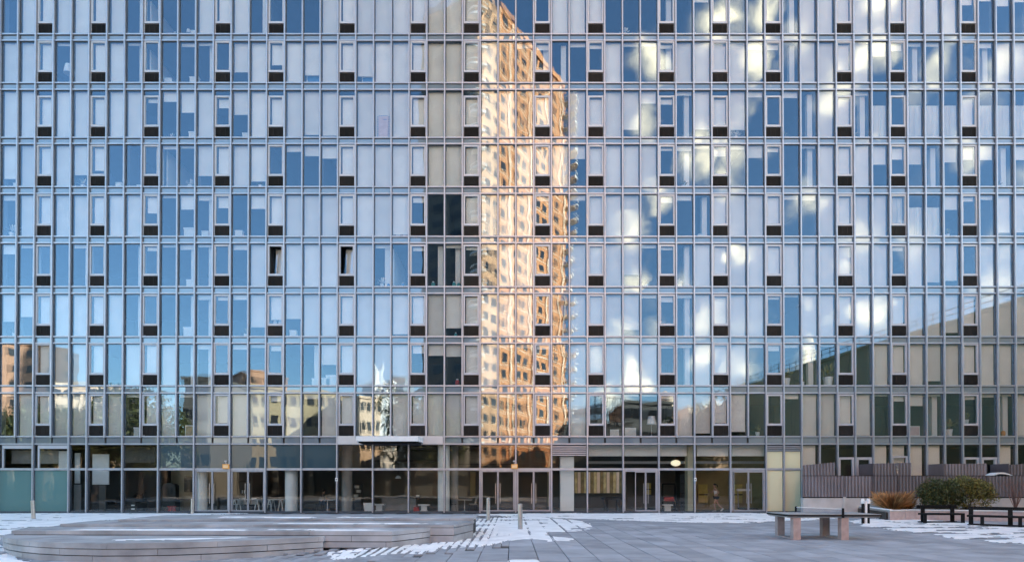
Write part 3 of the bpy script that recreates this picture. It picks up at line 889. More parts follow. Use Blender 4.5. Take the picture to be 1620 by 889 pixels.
b.add([(x, -.2, z) for x, z in pts] + [(x, .2, z) for x, z in pts], [tuple(range(len(pts))), tuple(range(2 * len(pts) - 1, len(pts) - 1, -1))] + [(i, i + len(pts), (i + 1) % len(pts) + len(pts), (i + 1) % len(pts)) for i in range(len(pts))])
b.build('body', M['black'], t)
for x in (-.2, .03):
    b = MB(); b.box(x, x + .17, -.215, -.2, .9, 1.5); b.build('glass_front', M['dark_pane'], t)
t = thing('desk', 'black desk under the wall screen in the beige room', 'desk', at(293, 2.0))
b = MB(); b.cbox(-.55, .55, -.3, .3, .7, .74, .01); b.build('top', M['black'], t)
for s in (-1, 1):
    b = MB(); b.box(s * .5 - .03, s * .5 + .03, -.28, .28, 0, .699); b.build('side_panel', M['black'], t)
t = thing('wall_screen', 'black screen hanging on the beige wall', 'screen', at(299, 3.2, 1.2))
b = MB(); b.box(-.3, .3, -.03, .03, 0, 1.0); b.build('panel', M['black'], t); b = MB(); b.box(-.05, .05, .03, .19, .4, .6); b.build('bracket', M['black'], t)
t = thing('drinks_cabinet', 'dark tall cabinet with two white handles by the doors', 'cabinet', at(388, 3.4))
b = MB(); b.cbox(-.28, .28, -.25, .25, 0, 1.9, .02); b.build('body', M['black'], t)
for s in (-1, 1):
    b = MB(); b.box(s * .07 - .025, s * .07 + .025, -.28, -.25, 1.1, 1.3); b.build('handle', M['white'], t)
t = thing('sofa', 'low dark sofa with a plant behind in the left room', 'sofa', at(200, 2.0))
b = MB(); b.cbox(-.9, .9, -.4, .35, .12, .42, .05); b.build('seat', M['black'], t); b = MB(); b.cbox(-.9, .9, .35, .5, .12, .78, .04); b.build('backrest', M['black'], t)
for s in (-1, 1):
    b = MB(); b.cbox(s * .97 - .07, s * .97 + .07, -.4, .5, .12, .6, .03); b.build('arm', M['black'], t)
t = thing('side_cabinet', 'small dark drawer unit with two white labels', 'cabinet', at(213, 1.2))
b = MB(); b.cbox(-.16, .16, -.15, .15, 0, .6, .01); b.build('body', M['black'], t)
for z in (.14, .36):
    b = MB(); b.box(-.1, .1, -.158, -.15, z, z + .07); b.build('label_plate', M['white'], t)
t = thing('sculpture', 'small dark horse figure on a ledge', 'sculpture', at(219, 2.6, .8))
b = MB(); b.tube([(-.35, 0, .12), (-.1, 0, .26), (.2, 0, .24), (.38, 0, .42), (.5, 0, .34)], [.03, .09, .09, .06, .03], 8)
for x, x2 in ((-.12, -.3), (-.05, .02), (.18, .12), (.24, .45)): b.tube([(x, 0, .22), ((x + x2) / 2, 0, .1), (x2, 0, 0)], [.04, .025, .018], 6)
b.build('figure', M['black'], t)
b = MB(); b.box(-.5, .5, -.12, .12, -.8, -.005); b.build('ledge', M['lobby_dark'], t)
t = thing('shelf_unit', 'open shelf holding white papers in the dark lobby', 'shelf', at(566, 4.6))
for s in (-1, 1):
    b = MB(); b.box(s * .28 - .02, s * .28 + .02, -.15, .15, 0, 1.75); b.build('side_panel', M['lobby_grey'], t)
for z in (.5, .8, 1.1, 1.4, 1.7):
    b = MB(); b.box(-.26, .26, -.15, .15, z, z + .03); b.build('shelf', M['lobby_grey'], t)
for x, z in ((-.1, .83), (.08, 1.13), (-.05, 1.43)):
    p = thing('paper_stack', {.83: 'lowest white paper stack on the open lobby shelf', 1.13: 'middle white paper stack on the open lobby shelf', 1.43: 'topmost white paper stack on the open lobby shelf'}[z], 'papers', (t.location.x + x, 4.55, z + .018))
    for q in range(2):
        b = MB(); b.box(-.13, .13, -.1, .1, q * .09, q * .09 + .085); b.build('sheaf', M['white'], p)
t = thing('long_counter', 'long dark counter in the middle of the lobby', 'counter', at(632, 3.2))
b = MB(); b.cbox(-1.3, 1.3, -.35, .35, .82, .90, .02); b.build('top', M['lobby_grey'], t)
b = MB(); b.box(-1.1, 1.1, -.25, .3, 0, .82); b.build('front_panel', M['column_grey'], t)
b = MB(); b.cbox(1.1, 1.3, -.2, .2, .90, 1.0, .02); b.build('till', M['white'], t)
def pendant(px, y, ztop, zl, label, m='white', glow=None, s=1.):
    t = thing('pendant_lamp', label, 'lamp', at(px, y, zl))
    b = MB(); b.lathe(0, 0, [(.20 * s, 0), (.19 * s, .05 * s), (.11 * s, .17 * s), (.04 * s, .20 * s)], 16); b.build('shade', M[m], t, smooth=True)
    b = MB(); b.tube([(0, 0, .2 * s), (0, 0, ztop - zl)], .012); b.build('cord', M['black'], t)
pendant(630, 3.2, ZT - .03, FZ(757) + .05, 'white dome lamp hanging over the dark lobby')
t = thing('oval_lamp', 'glowing cream oval lamp behind the upper lobby glass', 'lamp', at(1069, 1.2, MH(732, 37.2)))
b = MB(); n = 24
prof = [(.02, -.12), (.14, -.11), (.24, -.06), (.27, 0), (.24, .06), (.14, .11), (.02, .12)]
b.lathe(0, 0, prof, 24); o = b.build('diffuser', M['lamp_glow'], t, smooth=True); o.rotation_euler = (R(90), 0, 0); o.scale = (1.15, .72, 1)
b = MB(); b.tube([(0, .05, .15), (0, .05, ZT - .04 - t.location.z)], .012); b.build('stem', M['black'], t)
# gym machines behind the right-hand lobby glass
t = thing('exercise_machine', 'red exercise machine with black frame behind the glass', 'machine', at(1058, 2.4))
b = MB(); b.box(-.5, .5, -.2, .2, 0, .1); b.bar((-.4, 0, .1), (-.4, 0, 1.7), .09); b.bar((.4, 0, .1), (.4, 0, 1.7), .09); b.bar((-.4, 0, 1.7), (.4, 0, 1.7), .09); b.build('frame', M['black_metal'], t)
b = MB(); b.cbox(-.32, .3, -.16, .16, .62, .9, .04); b.build('cushion', M['red'], t)
t = thing('weight_rack', 'tall black rack beside the cream column', 'rack', at(1080, 2.6))
b = MB(); b.box(-.22, .22, -.2, .2, 0, 2.3); b.build('cabinet', M['black'], t)
for z in (.5, 1.1, 1.7):
    b = MB(); b.box(-.2, .2, -.215, -.2, z, z + .05); b.build('handle', M['black_metal'], t)
t = thing('treadmill', 'grey treadmill behind the doors at the right end', 'treadmill', at(1183, 2.0))
b = MB(); b.cbox(-.35, .35, -.8, .8, .08, .2, .03); b.build('deck', M['lobby_grey'], t)
for s in (-1, 1):
    b = MB(); b.bar((s * .33, .7, .2), (s * .33, .8, 1.25), .06); b.build('upright', M['steel'], t)
b = MB(); b.cbox(-.4, .4, .62, .85, 1.25, 1.4, .03); b.build('console', M['column'], t)
for px, y, w_, h_, lb in ((1112, 4.4, .6, 1.25, 'yellow lit board left of the runner'), (1167, 4.4, .6, 1.25, 'yellow board with a dark band behind the right doors'), (1026, 6.4, .35, .8, 'small yellow board between the open door leaves')):
    t = thing('wall_board', lb, 'board', at(px, y, .45 if w_ > .5 else 1.0))
    b = MB(); b.box(-w_ / 2, w_ / 2, -.03, .03, 0, h_); b.build('panel', mat('ochre_board', (.62, .52, .16), .7), t)
    b = MB(); b.box(-w_ / 2, w_ / 2, -.05, -.03, h_ * .42, h_ * .48); b.build('band', M['black'], t)
# slats added in this bay to paint the warm reflection in its glass
for q in range(15):
    wall(909 + q * 5.1, 913.4 + q * 5.1, 1.6 + .02 * (q % 3), 1.15, 2.45, ('yellow_reflection', 'cream', 'yellow_reflection2')[q % 3], 'reflection_slat', .06)
t = thing('billiard_table', 'dark heavy table behind the glass left of the doors', 'table', at(968, 2.2))
b = MB(); b.cbox(-.6, .6, -.5, .5, .72, .86, .02); b.build('bed', M['black'], t)
for s in (-1, 1):
    b = MB(); b.box(s * .38 - .1, s * .38 + .1, -.3, .3, 0, .72); b.build('leg', M['black'], t)

# ------------------------------------------------------------------ people
def skin_mesh(name, joints, edges, m, parent, sub=2):
    me = bpy.data.meshes.new(name)
    names = list(joints)
    me.from_pydata([joints[n][0] for n in names], [(names.index(a), names.index(c)) for a, c in edges], [])
    me.materials.append(m)
    o = bpy.data.objects.new(name, me); COL.objects.link(o); o.parent = parent
    md = o.modifiers.new('skin', 'SKIN'); md.use_smooth_shade = True
    for i, n in enumerate(names):
        r = joints[n][1]
        me.skin_vertices[0].data[i].radius = (r, r) if not isinstance(r, tuple) else r
        me.skin_vertices[0].data[i].use_root = (i == 0)
    s = o.modifiers.new('sub', 'SUBSURF'); s.levels = s.render_levels = sub
    return o
def hand(J, E, wrist, dirv, side, tagn):
    d = Vector(dirv).normalized(); u = Vector((0, 1, 0)); v = d.cross(u).normalized()
    p = Vector(J[wrist][0])
    J[tagn + 'palm'] = (tuple(p + d * .07), (.032, .022)); E.append((wrist, tagn + 'palm'))
    for q, (off, ln) in enumerate(((-.028, .07), (-.010, .085), (.009, .08), (.026, .065))):
        a = p + d * .10 + u * off; c = a + d * ln * .55; e = c + d * ln * .3 + v * side * ln * .5
        for nm, pt in (('a', a), ('c', c), ('e', e)): J[f'{tagn}f{q}{nm}'] = (tuple(pt), .009)
        E += [(tagn + 'palm', f'{tagn}f{q}a'), (f'{tagn}f{q}a', f'{tagn}f{q}c'), (f'{tagn}f{q}c', f'{tagn}f{q}e')]
    a = p + d * .05 + u * -.035; c = a + d * .045 + u * -.02
    J[tagn + 't1'] = (tuple(a), .010); J[tagn + 't2'] = (tuple(c), .009); E += [(tagn + 'palm', tagn + 't1'), (tagn + 't1', tagn + 't2')]
def head(t, x, z, y=0., hair_m='hair', tail=True):
    b = MB()
    prof = [(.01, -.115), (.045, -.105), (.062, -.06), (.074, 0), (.078, .05), (.066, .09), (.035, .115), (.005, .12)]
    b.lathe(0, 0, prof, 14)
    b.add([(-.075, -.012, .01), (-.075, .012, .01), (-.098, 0, -.018), (-.07, 0, .035)], [(0, 2, 1), (0, 3, 2), (1, 2, 3)])
    for s in (-1, 1): b.box(-.012, .016, s * .078 - .008, s * .078 + .008, -.03, .03)
    h = b.build('head', M['skin'], t, (x, y, z), smooth=True)
    b = MB()
    for s in (-1, 1): b.box(-.078, -.07, s * .028 - .012, s * .028 + .012, .012, .024)
    b.build('eyes', M['hair'], h)
    b = MB(); b.box(-.076, -.068, -.022, .022, -.058, -.050); b.build('mouth', M['red'], h)
    b = MB(); b.lathe(.012, 0, [(.078, -.01), (.088, .05), (.078, .10), (.04, .13), (.005, .135)], 14)
    if tail: b.tube([(.08, 0, .06), (.15, 0, .05), (.19, 0, -.03), (.20, 0, -.12)], [.03, .035, .03, .012], 8)
    b.build('hair', M[hair_m], h, smooth=True)
def runner(px, y):
    t = thing('person', 'person running left in a white sleeveless top and black shorts', 'person', at(px, y))
    J = {'pelvis': ((0, 0, .93), (.13, .10)), 'waist': ((-.02, 0, 1.08), (.115, .085)), 'chest': ((-.05, 0, 1.26), (.135, .095)), 'neck0': ((-.07, 0, 1.42), .055), 'neck': ((-.085, 0, 1.50), .048),
         'hipL': ((0, -.09, .88), .085), 'kneeL': ((-.14, -.09, .50), .055), 'ankL': ((-.08, -.09, .10), .034), 'toeL': ((-.22, -.10, .035), .028),
         'hipR': ((.01, .09, .88), .085), 'kneeR': ((.12, .09, .50), .055), 'ankR': ((.42, .09, .20), .034), 'toeR': ((.40, .09, .06), .028),
         'shL': ((-.06, -.17, 1.38), .05), 'elL': ((.13, -.21, 1.17), .038), 'wrL': ((-.07, -.22, 1.08), .026),
         'shR': ((-.06, .17, 1.38), .05), 'elR': ((-.20, .21, 1.15), .038), 'wrR': ((-.36, .17, 1.29), .026)}
    E = [('pelvis', 'waist'), ('waist', 'chest'), ('chest', 'neck0'), ('neck0', 'neck'), ('pelvis', 'hipL'), ('hipL', 'kneeL'), ('kneeL', 'ankL'), ('ankL', 'toeL'),
         ('pelvis', 'hipR'), ('hipR', 'kneeR'), ('kneeR', 'ankR'), ('ankR', 'toeR'), ('neck0', 'shL'), ('shL', 'elL'), ('elL', 'wrL'), ('neck0', 'shR'), ('shR', 'elR'), ('elR', 'wrR')]
    hand(J, E, 'wrL', (-.9, 0, -.1), 1, 'L'); hand(J, E, 'wrR', (-.6, 0, .7), 1, 'R')
    skin_mesh('body', J, E, M['skin'], t)
    head(t, -.105, 1.60)
    skin_mesh('tank_top', {'a': ((0, 0, .98), (.145, .115)), 'b': ((-.02, 0, 1.10), (.13, .10)), 'c': ((-.05, 0, 1.27), (.15, .11)), 'd': ((-.065, 0, 1.37), (.11, .08))}, [('a', 'b'), ('b', 'c'), ('c', 'd')], M['shirt'], t)
    skin_mesh('shorts', {'a': ((0, 0, .95), (.15, .12)), 'l': ((0, -.09, .87), .10), 'l2': ((-.06, -.09, .70), .088), 'r': ((.01, .09, .87), .10), 'r2': ((.06, .09, .70), .088)}, [('a', 'l'), ('l', 'l2'), ('a', 'r'), ('r', 'r2')], M['shorts'], t)
    for nm, (x, yy, z, rx) in {'L': (-.14, -.10, .0, 0), 'R': (.41, .09, .10, 50)}.items():
        b = MB(); b.cbox(-.15, .11, -.045, .045, 0, .075, .025); o = b.build('shoe', M['white'], t, (x, yy, z)); o.rotation_euler.y = R(-rx)
runner(1133, 1.2)
def sitter(px, y, rz, label, shirt, leg):
    t = thing('person', label, 'person', at(px, y), rz)
    J = {'pelvis': ((0, 0, .52), (.14, .12)), 'waist': ((-.03, 0, .68), .115), 'chest': ((-.08, 0, .88), (.14, .10)), 'neck0': ((-.13, 0, 1.03), .055), 'neck': ((-.15, 0, 1.10), .048),
         'hipL': ((-.05, -.10, .50), .085), 'kneeL': ((-.45, -.11, .50), .06), 'ankL': ((-.42, -.11, .09), .036), 'toeL': ((-.55, -.11, .03), .03),
         'hipR': ((-.05, .10, .50), .085), 'kneeR': ((-.45, .11, .50), .06), 'ankR': ((-.38, .11, .09), .036), 'toeR': ((-.50, .11, .03), .03),
         'shL': ((-.12, -.18, .98), .05), 'elL': ((-.16, -.22, .74), .038), 'wrL': ((-.38, -.15, .76), .026), 'shR': ((-.12, .18, .98), .05), 'elR': ((-.16, .22, .74), .038), 'wrR': ((-.38, .15, .76), .026)}
    E = [('pelvis', 'waist'), ('waist', 'chest'), ('chest', 'neck0'), ('neck0', 'neck'), ('pelvis', 'hipL'), ('hipL', 'kneeL'), ('kneeL', 'ankL'), ('ankL', 'toeL'),
         ('pelvis', 'hipR'), ('hipR', 'kneeR'), ('kneeR', 'ankR'), ('ankR', 'toeR'), ('neck0', 'shL'), ('shL', 'elL'), ('elL', 'wrL'), ('neck0', 'shR'), ('shR', 'elR'), ('elR', 'wrR')]
    hand(J, E, 'wrL', (-1, 0, -.05), 1, 'L'); hand(J, E, 'wrR', (-1, 0, -.05), 1, 'R')
    skin_mesh('body', J, E, M['skin'], t)
    head(t, -.17, 1.20, tail=False)
    skin_mesh('sweater', {'a': ((0, 0, .56), (.155, .135)), 'b': ((-.03, 0, .69), .13), 'c': ((-.08, 0, .88), (.155, .115)), 'd': ((-.12, 0, 1.01), .08), 'l': ((-.12, -.18, .98), .062), 'l2': ((-.16, -.22, .75), .052), 'l3': ((-.33, -.17, .76), .042),
                          'r': ((-.12, .18, .98), .062), 'r2': ((-.16, .22, .75), .052), 'r3': ((-.33, .17, .76), .042)}, [('a', 'b'), ('b', 'c'), ('c', 'd'), ('d', 'l'), ('l', 'l2'), ('l2', 'l3'), ('d', 'r'), ('r', 'r2'), ('r2', 'r3')], shirt, t)
    skin_mesh('trousers', {'a': ((0, 0, .52), (.15, .13)), 'l': ((-.05, -.10, .50), .097), 'l2': ((-.45, -.11, .50), .072), 'l3': ((-.42, -.11, .12), .05), 'r': ((-.05, .10, .50), .097), 'r2': ((-.45, .11, .50), .072), 'r3': ((-.39, .11, .12), .05)},
              [('a', 'l'), ('l', 'l2'), ('l2', 'l3'), ('a', 'r'), ('r', 'r2'), ('r2', 'r3')], leg, t)
sitter(508, 2.2, math.pi, 'person in a dark sweater and blue jeans sitting at the pale pedestal table', M['lobby_grey'], M['denim'])
c_ = chair_tree('dark chair under the person in blue jeans', m='black'); c_.location = at(506, 2.2); c_.rotation_euler.z = R(-90)

# ------------------------------------------------------------------ small fittings on the facade
def sign_box(px, py, label):
    t = thing('sign_box', label, 'sign', ((px - CX) / F * 35.8, -.2, MH(py, 35.8)))
    b = MB(); b.cbox(-.19, .19, -.05, .04, -.14, .14, .02); b.build('housing', M['orange'], t)
    b = MB(); b.box(-.14, .14, -.062, -.05, -.09, .09); b.build('face', M['amber'], t)
    b = MB(); b.bar((0, .02, .14), (-.04, .02, .30), .03); b.cbox(-.09, .05, -.03, .03, .28, .36, .02); b.build('bracket', M['alu'], t)
sign_box(357.5, 737.5, 'small orange box on the mullion above the left doors')
sign_box(814, 737.5, 'small orange box on the mullion above the middle doors')
def wall_box(px, py, label):
    t = thing('intercom_box', label, 'intercom', (XK(round((px - CX) / 26.63 / PITCH + 28 - .21)), -.16, MH(py, 35.9)))
    b = MB(); b.cbox(-.07, .07, -.07, -.001, -.1, .1, .02); b.build('housing', M['white'], t)
    b = MB(); b.box(-.03, .03, -.078, -.07, -.03, .04); b.build('speaker', M['black'], t)
wall_box(527, 758, 'white intercom box on the mullion left of the grey column')
wall_box(1099, 758, 'white intercom box on the mullion left of the runner')

# ------------------------------------------------------------------ things standing on the window sills
ORD = ['top', 'second', 'third', 'fourth', 'fifth', 'sixth', 'seventh', 'eighth', 'lowest']
VN = ['first', 'second', 'third', 'fourth', 'fifth', 'sixth', 'seventh', 'eighth', 'ninth', 'tenth', 'eleventh', 'twelfth', 'thirteenth', 'fourteenth', 'fifteenth', 'sixteenth']
def where(i, k):
    j = min(range(16), key=lambda q: abs(CASE[q] - k))
    rel = {0: 'above'}.get(k - CASE[j], 'right of' if k > CASE[j] else 'left of')
    return f'{ORD[i]} window row, {rel} {VN[j]} vent from left'
def sill_item(i, k, kind, dx=0., s=1., m=None):
    z0 = ROW[i][0]
    base = z0 + .055 if k not in CASE else z0 + VH + .18
    loc = (XK(k) + PITCH / 2 + dx, .34, base)
    wh = where(i, k) + ('' if abs(dx) < .05 else (', left side' if dx < 0 else ', right side'))
    # a narrow ledge carries the things on casement windows; elsewhere they stand on the slab edge
    if kind == 'box':
        t = thing('storage_box', 'white box at ' + wh, 'box', loc)
        b = MB(); b.cbox(-.2 * s, .2 * s, -.12, .12, 0, .34 * s, .01); b.build('body', M[m or 'paper'], t)
        b = MB(); b.cbox(-.215 * s, .215 * s, -.13, .13, .342 * s, .40 * s, .012); b.build('lid', M['white'], t)
    elif kind == 'plant':
        t = thing('potted_plant', ('tall' if s > 1.5 else 'leafy') + ' potted plant at ' + wh, 'plant', loc)
        b = MB(); b.lathe(0, 0, [(.08 * s, 0), (.11 * s, .2 * s)], 12); b.build('pot', M[m or 'white'], t)
        b = MB(); r2 = random.Random(i * 97 + k)
        for q in range(40):
            a, el, ln = r2.uniform(0, 6.28), r2.uniform(.2, 1.4), r2.uniform(.15, .42) * s
            d = Vector((math.cos(a) * math.cos(el), math.sin(a) * math.cos(el) * .5, math.sin(el)))
            p0 = Vector((0, 0, .2 * s)); p1 = p0 + d * ln; u = d.cross(Vector((.3, .2, 1))).normalized() * .035 * s
            b.add([p0 + d * ln * .45, p0 + d * ln * .75 + u, p1, p0 + d * ln * .75 - u], [(0, 1, 2, 3)])
        b.build('leaves', M['leaf_olive'] if m != 'white' else M['paper'], t)
    elif kind == 'jars':
        t = thing('jar', f'{m or "white"} jar at ' + wh, 'jar', loc)
        b = MB(); b.lathe(0, 0, [(.07 * s, 0), (.10 * s, .08 * s), (.10 * s, .2 * s), (.05 * s, .27 * s)], 14); b.build('body', M[m or 'white'], t, smooth=True)
        b = MB(); b.lathe(0, 0, [(.055 * s, .272 * s), (.055 * s, .31 * s), (.02 * s, .33 * s)], 12); b.build('lid', M['white'], t)
    elif kind == 'books':
        t = thing('book_stack', 'pile of books at ' + wh, 'books', loc)
        for q in range(4):
            b = MB(); o = (q * 37 % 5 - 2) * .012
            b.box(-.18 * s + o, .18 * s + o, -.1, .1, q * .055 * s, q * .055 * s + .05 * s); b.build('book', M[('paper', 'white', 'blue', 'cardboard')[(q + k) % 4]], t)
    elif kind == 'lamp':
        t = thing('table_lamp', 'white lamp at ' + wh, 'lamp', loc)
        b = MB(); b.lathe(0, 0, [(.09, 0), (.09, .02), (.015, .04), (.015, .5 * s)], 12); b.build('base', M['steel'], t)
        b = MB(); b.lathe(0, 0, [(.2 * s, .5 * s), (.15 * s, .85 * s)], 16); b.build('lamp_shade', M['white'], t)
    elif kind == 'frame':
        t = thing('picture_frame', 'leaning picture at ' + wh, 'picture', loc)
        b = MB(); b.box(-.33 * s, .33 * s, -.012, .012, 0, .5 * s); b.build('frame', M['white'], t)
        b = MB(); b.box(-.29 * s, .29 * s, -.02, -.0125, .04 * s, .46 * s); b.build('print', M[m or 'blue'], t)
    return t
ITEMS = [(0, 8, 'plant', 0, .8, 'white'), (0, 9, 'lamp', -.15, .6), (0, 9, 'box', .25, 1.), (0, 28, 'jars', -.1, 1.), (0, 28, 'jars', .25, .8), (0, 34, 'plant', -.3, 1.2, 'white'), (0, 38, 'jars', -.3, 1.), (0, 41, 'books', .1, 1.),
 (1, 8, 'box', -.25, 1.1), (1, 8, 'plant', .25, .8, 'white'), (1, 9, 'box', .25, 1.3), (1, 2, 'lamp', .1, 1.5), (1, 16, 'frame', 0, 1.3), (1, 19, 'frame', .1, 1.1), (1, 12, 'plant', -.2, .6), (1, 33, 'jars', .2, 1.1), (1, 30, 'jars', .3, 1.),
 (2, 8, 'plant', -.1, .8, 'white'), (2, 9, 'box', .2, 1.2), (2, 12, 'box', .2, 1.), (2, 40, 'plant', 0, 1.1, 'white'), (2, 43, 'plant', -.2, 1., 'blue'), (2, 47, 'plant', -.2, 1.), (2, 15, 'books', 0, 1.),
 (3, -1, 'box', .2, .8), (3, 3, 'plant', -.1, 1.2, 'white'), (3, 5, 'box', 0, .9), (3, 6, 'books', .2, 1.), (3, 9, 'plant', 0, 1.2, 'white'), (3, 12, 'books', 0, 1.), (3, 13, 'plant', 0, 1.1), (3, 37, 'plant', 0, 1.), (3, 55, 'plant', -.1, 1.),
 (4, -1, 'plant', -.1, 1.6, 'white'), (4, 6, 'books', .1, 1.), (4, 9, 'box', .0, 1.5), (4, 10, 'box', -.1, 1.), (4, 12, 'box', -.2, 1.1), (4, 20, 'jars', .1, .7), (4, 21, 'jars', -.2, 1.3), (4, 21, 'plant', .2, .8, 'white'), (4, 34, 'box', .1, .6), (4, 38, 'books', 0, 1.), (4, 52, 'plant', 0, 1.1),
 (5, 20, 'plant', -.1, 1.1, 'white'), (5, 20, 'jars', .3, .9, 'blue'), (5, 21, 'jars', .1, 1., 'blue'), (5, 23, 'jars', -.2, 1.2, 'teal'), (5, 24, 'jars', 0, 1.2, 'teal'), (5, 24, 'jars', .28, 1.1, 'teal'), (5, 9, 'box', .1, 1.2), (5, 35, 'plant', -.1, 1.), (5, 37, 'plant', -.2, 1., 'white'),
 (6, 9, 'box', 0, 1.5), (6, 15, 'box', -.1, 1.), (6, 14, 'jars', -.15, 1.), (6, 14, 'jars', .15, 1.), (6, 24, 'jars', .1, .9, 'teal'), (6, 12, 'plant', .2, 1.), (6, -1, 'plant', .1, 1.2),
 (7, 16, 'box', .2, 1.1), (7, 17, 'box', -.25, 1.2), (7, 17, 'box', .1, 1.6), (7, 24, 'jars', .2, 1.3, 'red'), (7, 43, 'plant', -.2, 2.2), (7, 45, 'plant', .2, 2.6), (7, 50, 'box', .2, .7, 'pink'), (7, 44, 'plant', -.3, 1.2),
 (8, 34, 'frame', 0, 1., 'paper'), (8, 33, 'frame', .1, .8, 'paper'), (8, 35, 'lamp', .2, 1.4), (8, 41, 'plant', .2, 1.2), (8, 50, 'frame', 0, 1.2, 'pink'), (8, 52, 'plant', 0, 2.), (8, 53, 'plant', 0, 1.3), (8, 55, 'jars', .1, 1.2, 'orange'), (8, 6, 'box', .2, 1.3), (8, 9, 'frame', .2, 1.3, 'cardboard')]
M['white '] = M['white']
for it in ITEMS: sill_item(*it[:3], *(it[3:]))
# the pink poster taped inside one window of the third row
t = thing('poster', 'pink poster with a dark dotted border taped inside a third row window', 'poster', (XK(20) + .55, .115, ROW[2][0] + .12))
b = MB(); b.box(-.30, .30, 0, .006, 0, 1.25); b.build('sheet', M['pink'], t)
b = MB()
for q in range(9):
    for sx_ in (-1, 1): b.box(sx_ * .335 - .02, sx_ * .335 + .02, -.004, .006, q * .145 + .01, q * .145 + .09)
for q in range(5): b.box(-.26 + q * .11, -.2 + q * .11, -.004, .006, 1.27, 1.31)
b.build('dotted_border', M['blue'], t)
b = MB(); b.box(-.05, .2, -.006, -.0005, 1.05, 1.08); b.build('heading', M['blue'], t)

# ------------------------------------------------------------------ terrace of stone seats at the lower left
terr = thing('stepped_seating', 'low terrace of curved grey stone seat steps with snow on its treads', 'seating')
TIERS = [
 (.30, -.16, [(4, 847), (5, 848.5), (12, 850.8), (33, 853.8), (60, 856), (100, 857.8), (160, 858.8), (215, 858.6), (270, 857.8), (335, 856), (400, 853.5), (512, 848)]),
 (.42, -.02, [(55, 833.2), (18, 838.7), (620, 840.3), (683, 834)]),
 (.50, -.02, [(140, 824), (95, 828.5), (718, 829.8), (749, 824)]),
 (.57, -.02, [(230, 817), (186, 821.3), (749, 819.3)]),
]
def resample(pts, step):
    out = [[pts[0]]]; acc = 0
    for a, c in zip(pts[:-1], pts[1:]):
        L = (c - a).length; pos = 0
        while acc + (L - pos) >= step:
            pos += step - acc
            p = a + (c - a) * (pos / L)
            out[-1].append(p); out.append([p]); acc = 0
        acc += L - pos
        out[-1].append(c)
    if len(out[-1]) < 2: out.pop()
    return out
backs = []
for q, (a, zlow, pix) in enumerate(TIERS):
    pts = [GP(px, py, a) for px, py in pix]
    if q < 3:
        nxt = [GP(px, py, TIERS[q + 1][0]) for px, py in TIERS[q + 1][2]]
        yb = max(p.y for p in nxt[1:3]) + .12
    else: yb = GP(400, 814, a).y
    if q == 0: yb = max(yb, max(p.y for p in pts) + .02)
    else: yb = max(yb, max(p.y for p in pts) + .05)
    flat = [Vector((p.x, p.y, 0)) for p in pts]
    # dark core
    core = []
    n = len(flat)
    b = MB()
    cen = Vector((sum(p.x for p in flat) / n, yb, 0))
    core = [p + (cen - p).normalized() * .06 for p in flat]
    b.prism([(p.x, p.y) for p in core] + [(core[-1].x, yb), (core[0].x, yb)], zlow, a - .012)
    b.build('core', M['core'], terr)
    # cap slabs
    cap = (.128, .10, .075, .065)[q]
    for seg in resample(flat, 2.35):
        s0, s1 = seg[0], seg[-1]
        e = (s1 - s0).normalized() * .004
        poly = [(p.x, p.y) for p in seg]
        poly[0] = (s0.x + e.x, s0.y + e.y); poly[-1] = (s1.x - e.x, s1.y - e.y)
        if abs(s1.x - s0.x) < .03: continue
        poly2 = poly + [(poly[-1][0], yb - .005), (poly[0][0], yb - .005)]
        if s1.x < s0.x: poly2 = poly2[::-1]
        b = MB(); b.prism(poly2, a - cap, a + rng.uniform(-.002, .002)); b.build('seat_slab', M['plank'], terr)
    # riser courses
    nc = 2
    zz = a - cap - .016
    hc = (zz - zlow) / nc
    for c in range(nc):
        z1 = zz - c * hc; z0 = z1 - hc + .022
        off = 1.1 if c % 2 == 0 else 2.0
        segs = resample(flat, 2.35)
        cum = [flat[0] + (flat[1] - flat[0]).normalized() * 0]
        # shift the joints from course to course
        L0 = (flat[1] - flat[0]).length
        sh = [flat[0]] + flat[1:]
        first = resample(sh, off)
        segs = [first[0]]
        rem = [first[0][-1]] + [p for p in sh if (sh.index(p) > 0)]
        acc = 0; tot = 0; rest_ = []
        for p0, p1 in zip(sh[:-1], sh[1:]):
            tot += (p1 - p0).length
            if tot > off + 1e-4: rest_.append(p1)
        if rest_: segs += resample([first[0][-1]] + rest_, 2.35)
        for seg in segs:
            if (seg[-1] - seg[0]).length < .05: continue
            outer, inner = [], []
            for j, p in enumerate(seg):
                d = (seg[min(j + 1, len(seg) - 1)] - seg[max(j - 1, 0)])
                if d.length < 1e-6: continue
                d.normalize(); nrm = Vector((-d.y, d.x, 0))
                sh_ = d * (.006 if j == 0 else (-.006 if j == len(seg) - 1 else 0))
                outer.append(p + sh_ + nrm * .012); inner.append(p + sh_ + nrm * .14)
            b = MB(); b.prism([(p.x, p.y) for p in outer] + [(p.x, p.y) for p in inner[::-1]], z0, z1); b.build('riser_stone', M['plank'], terr)
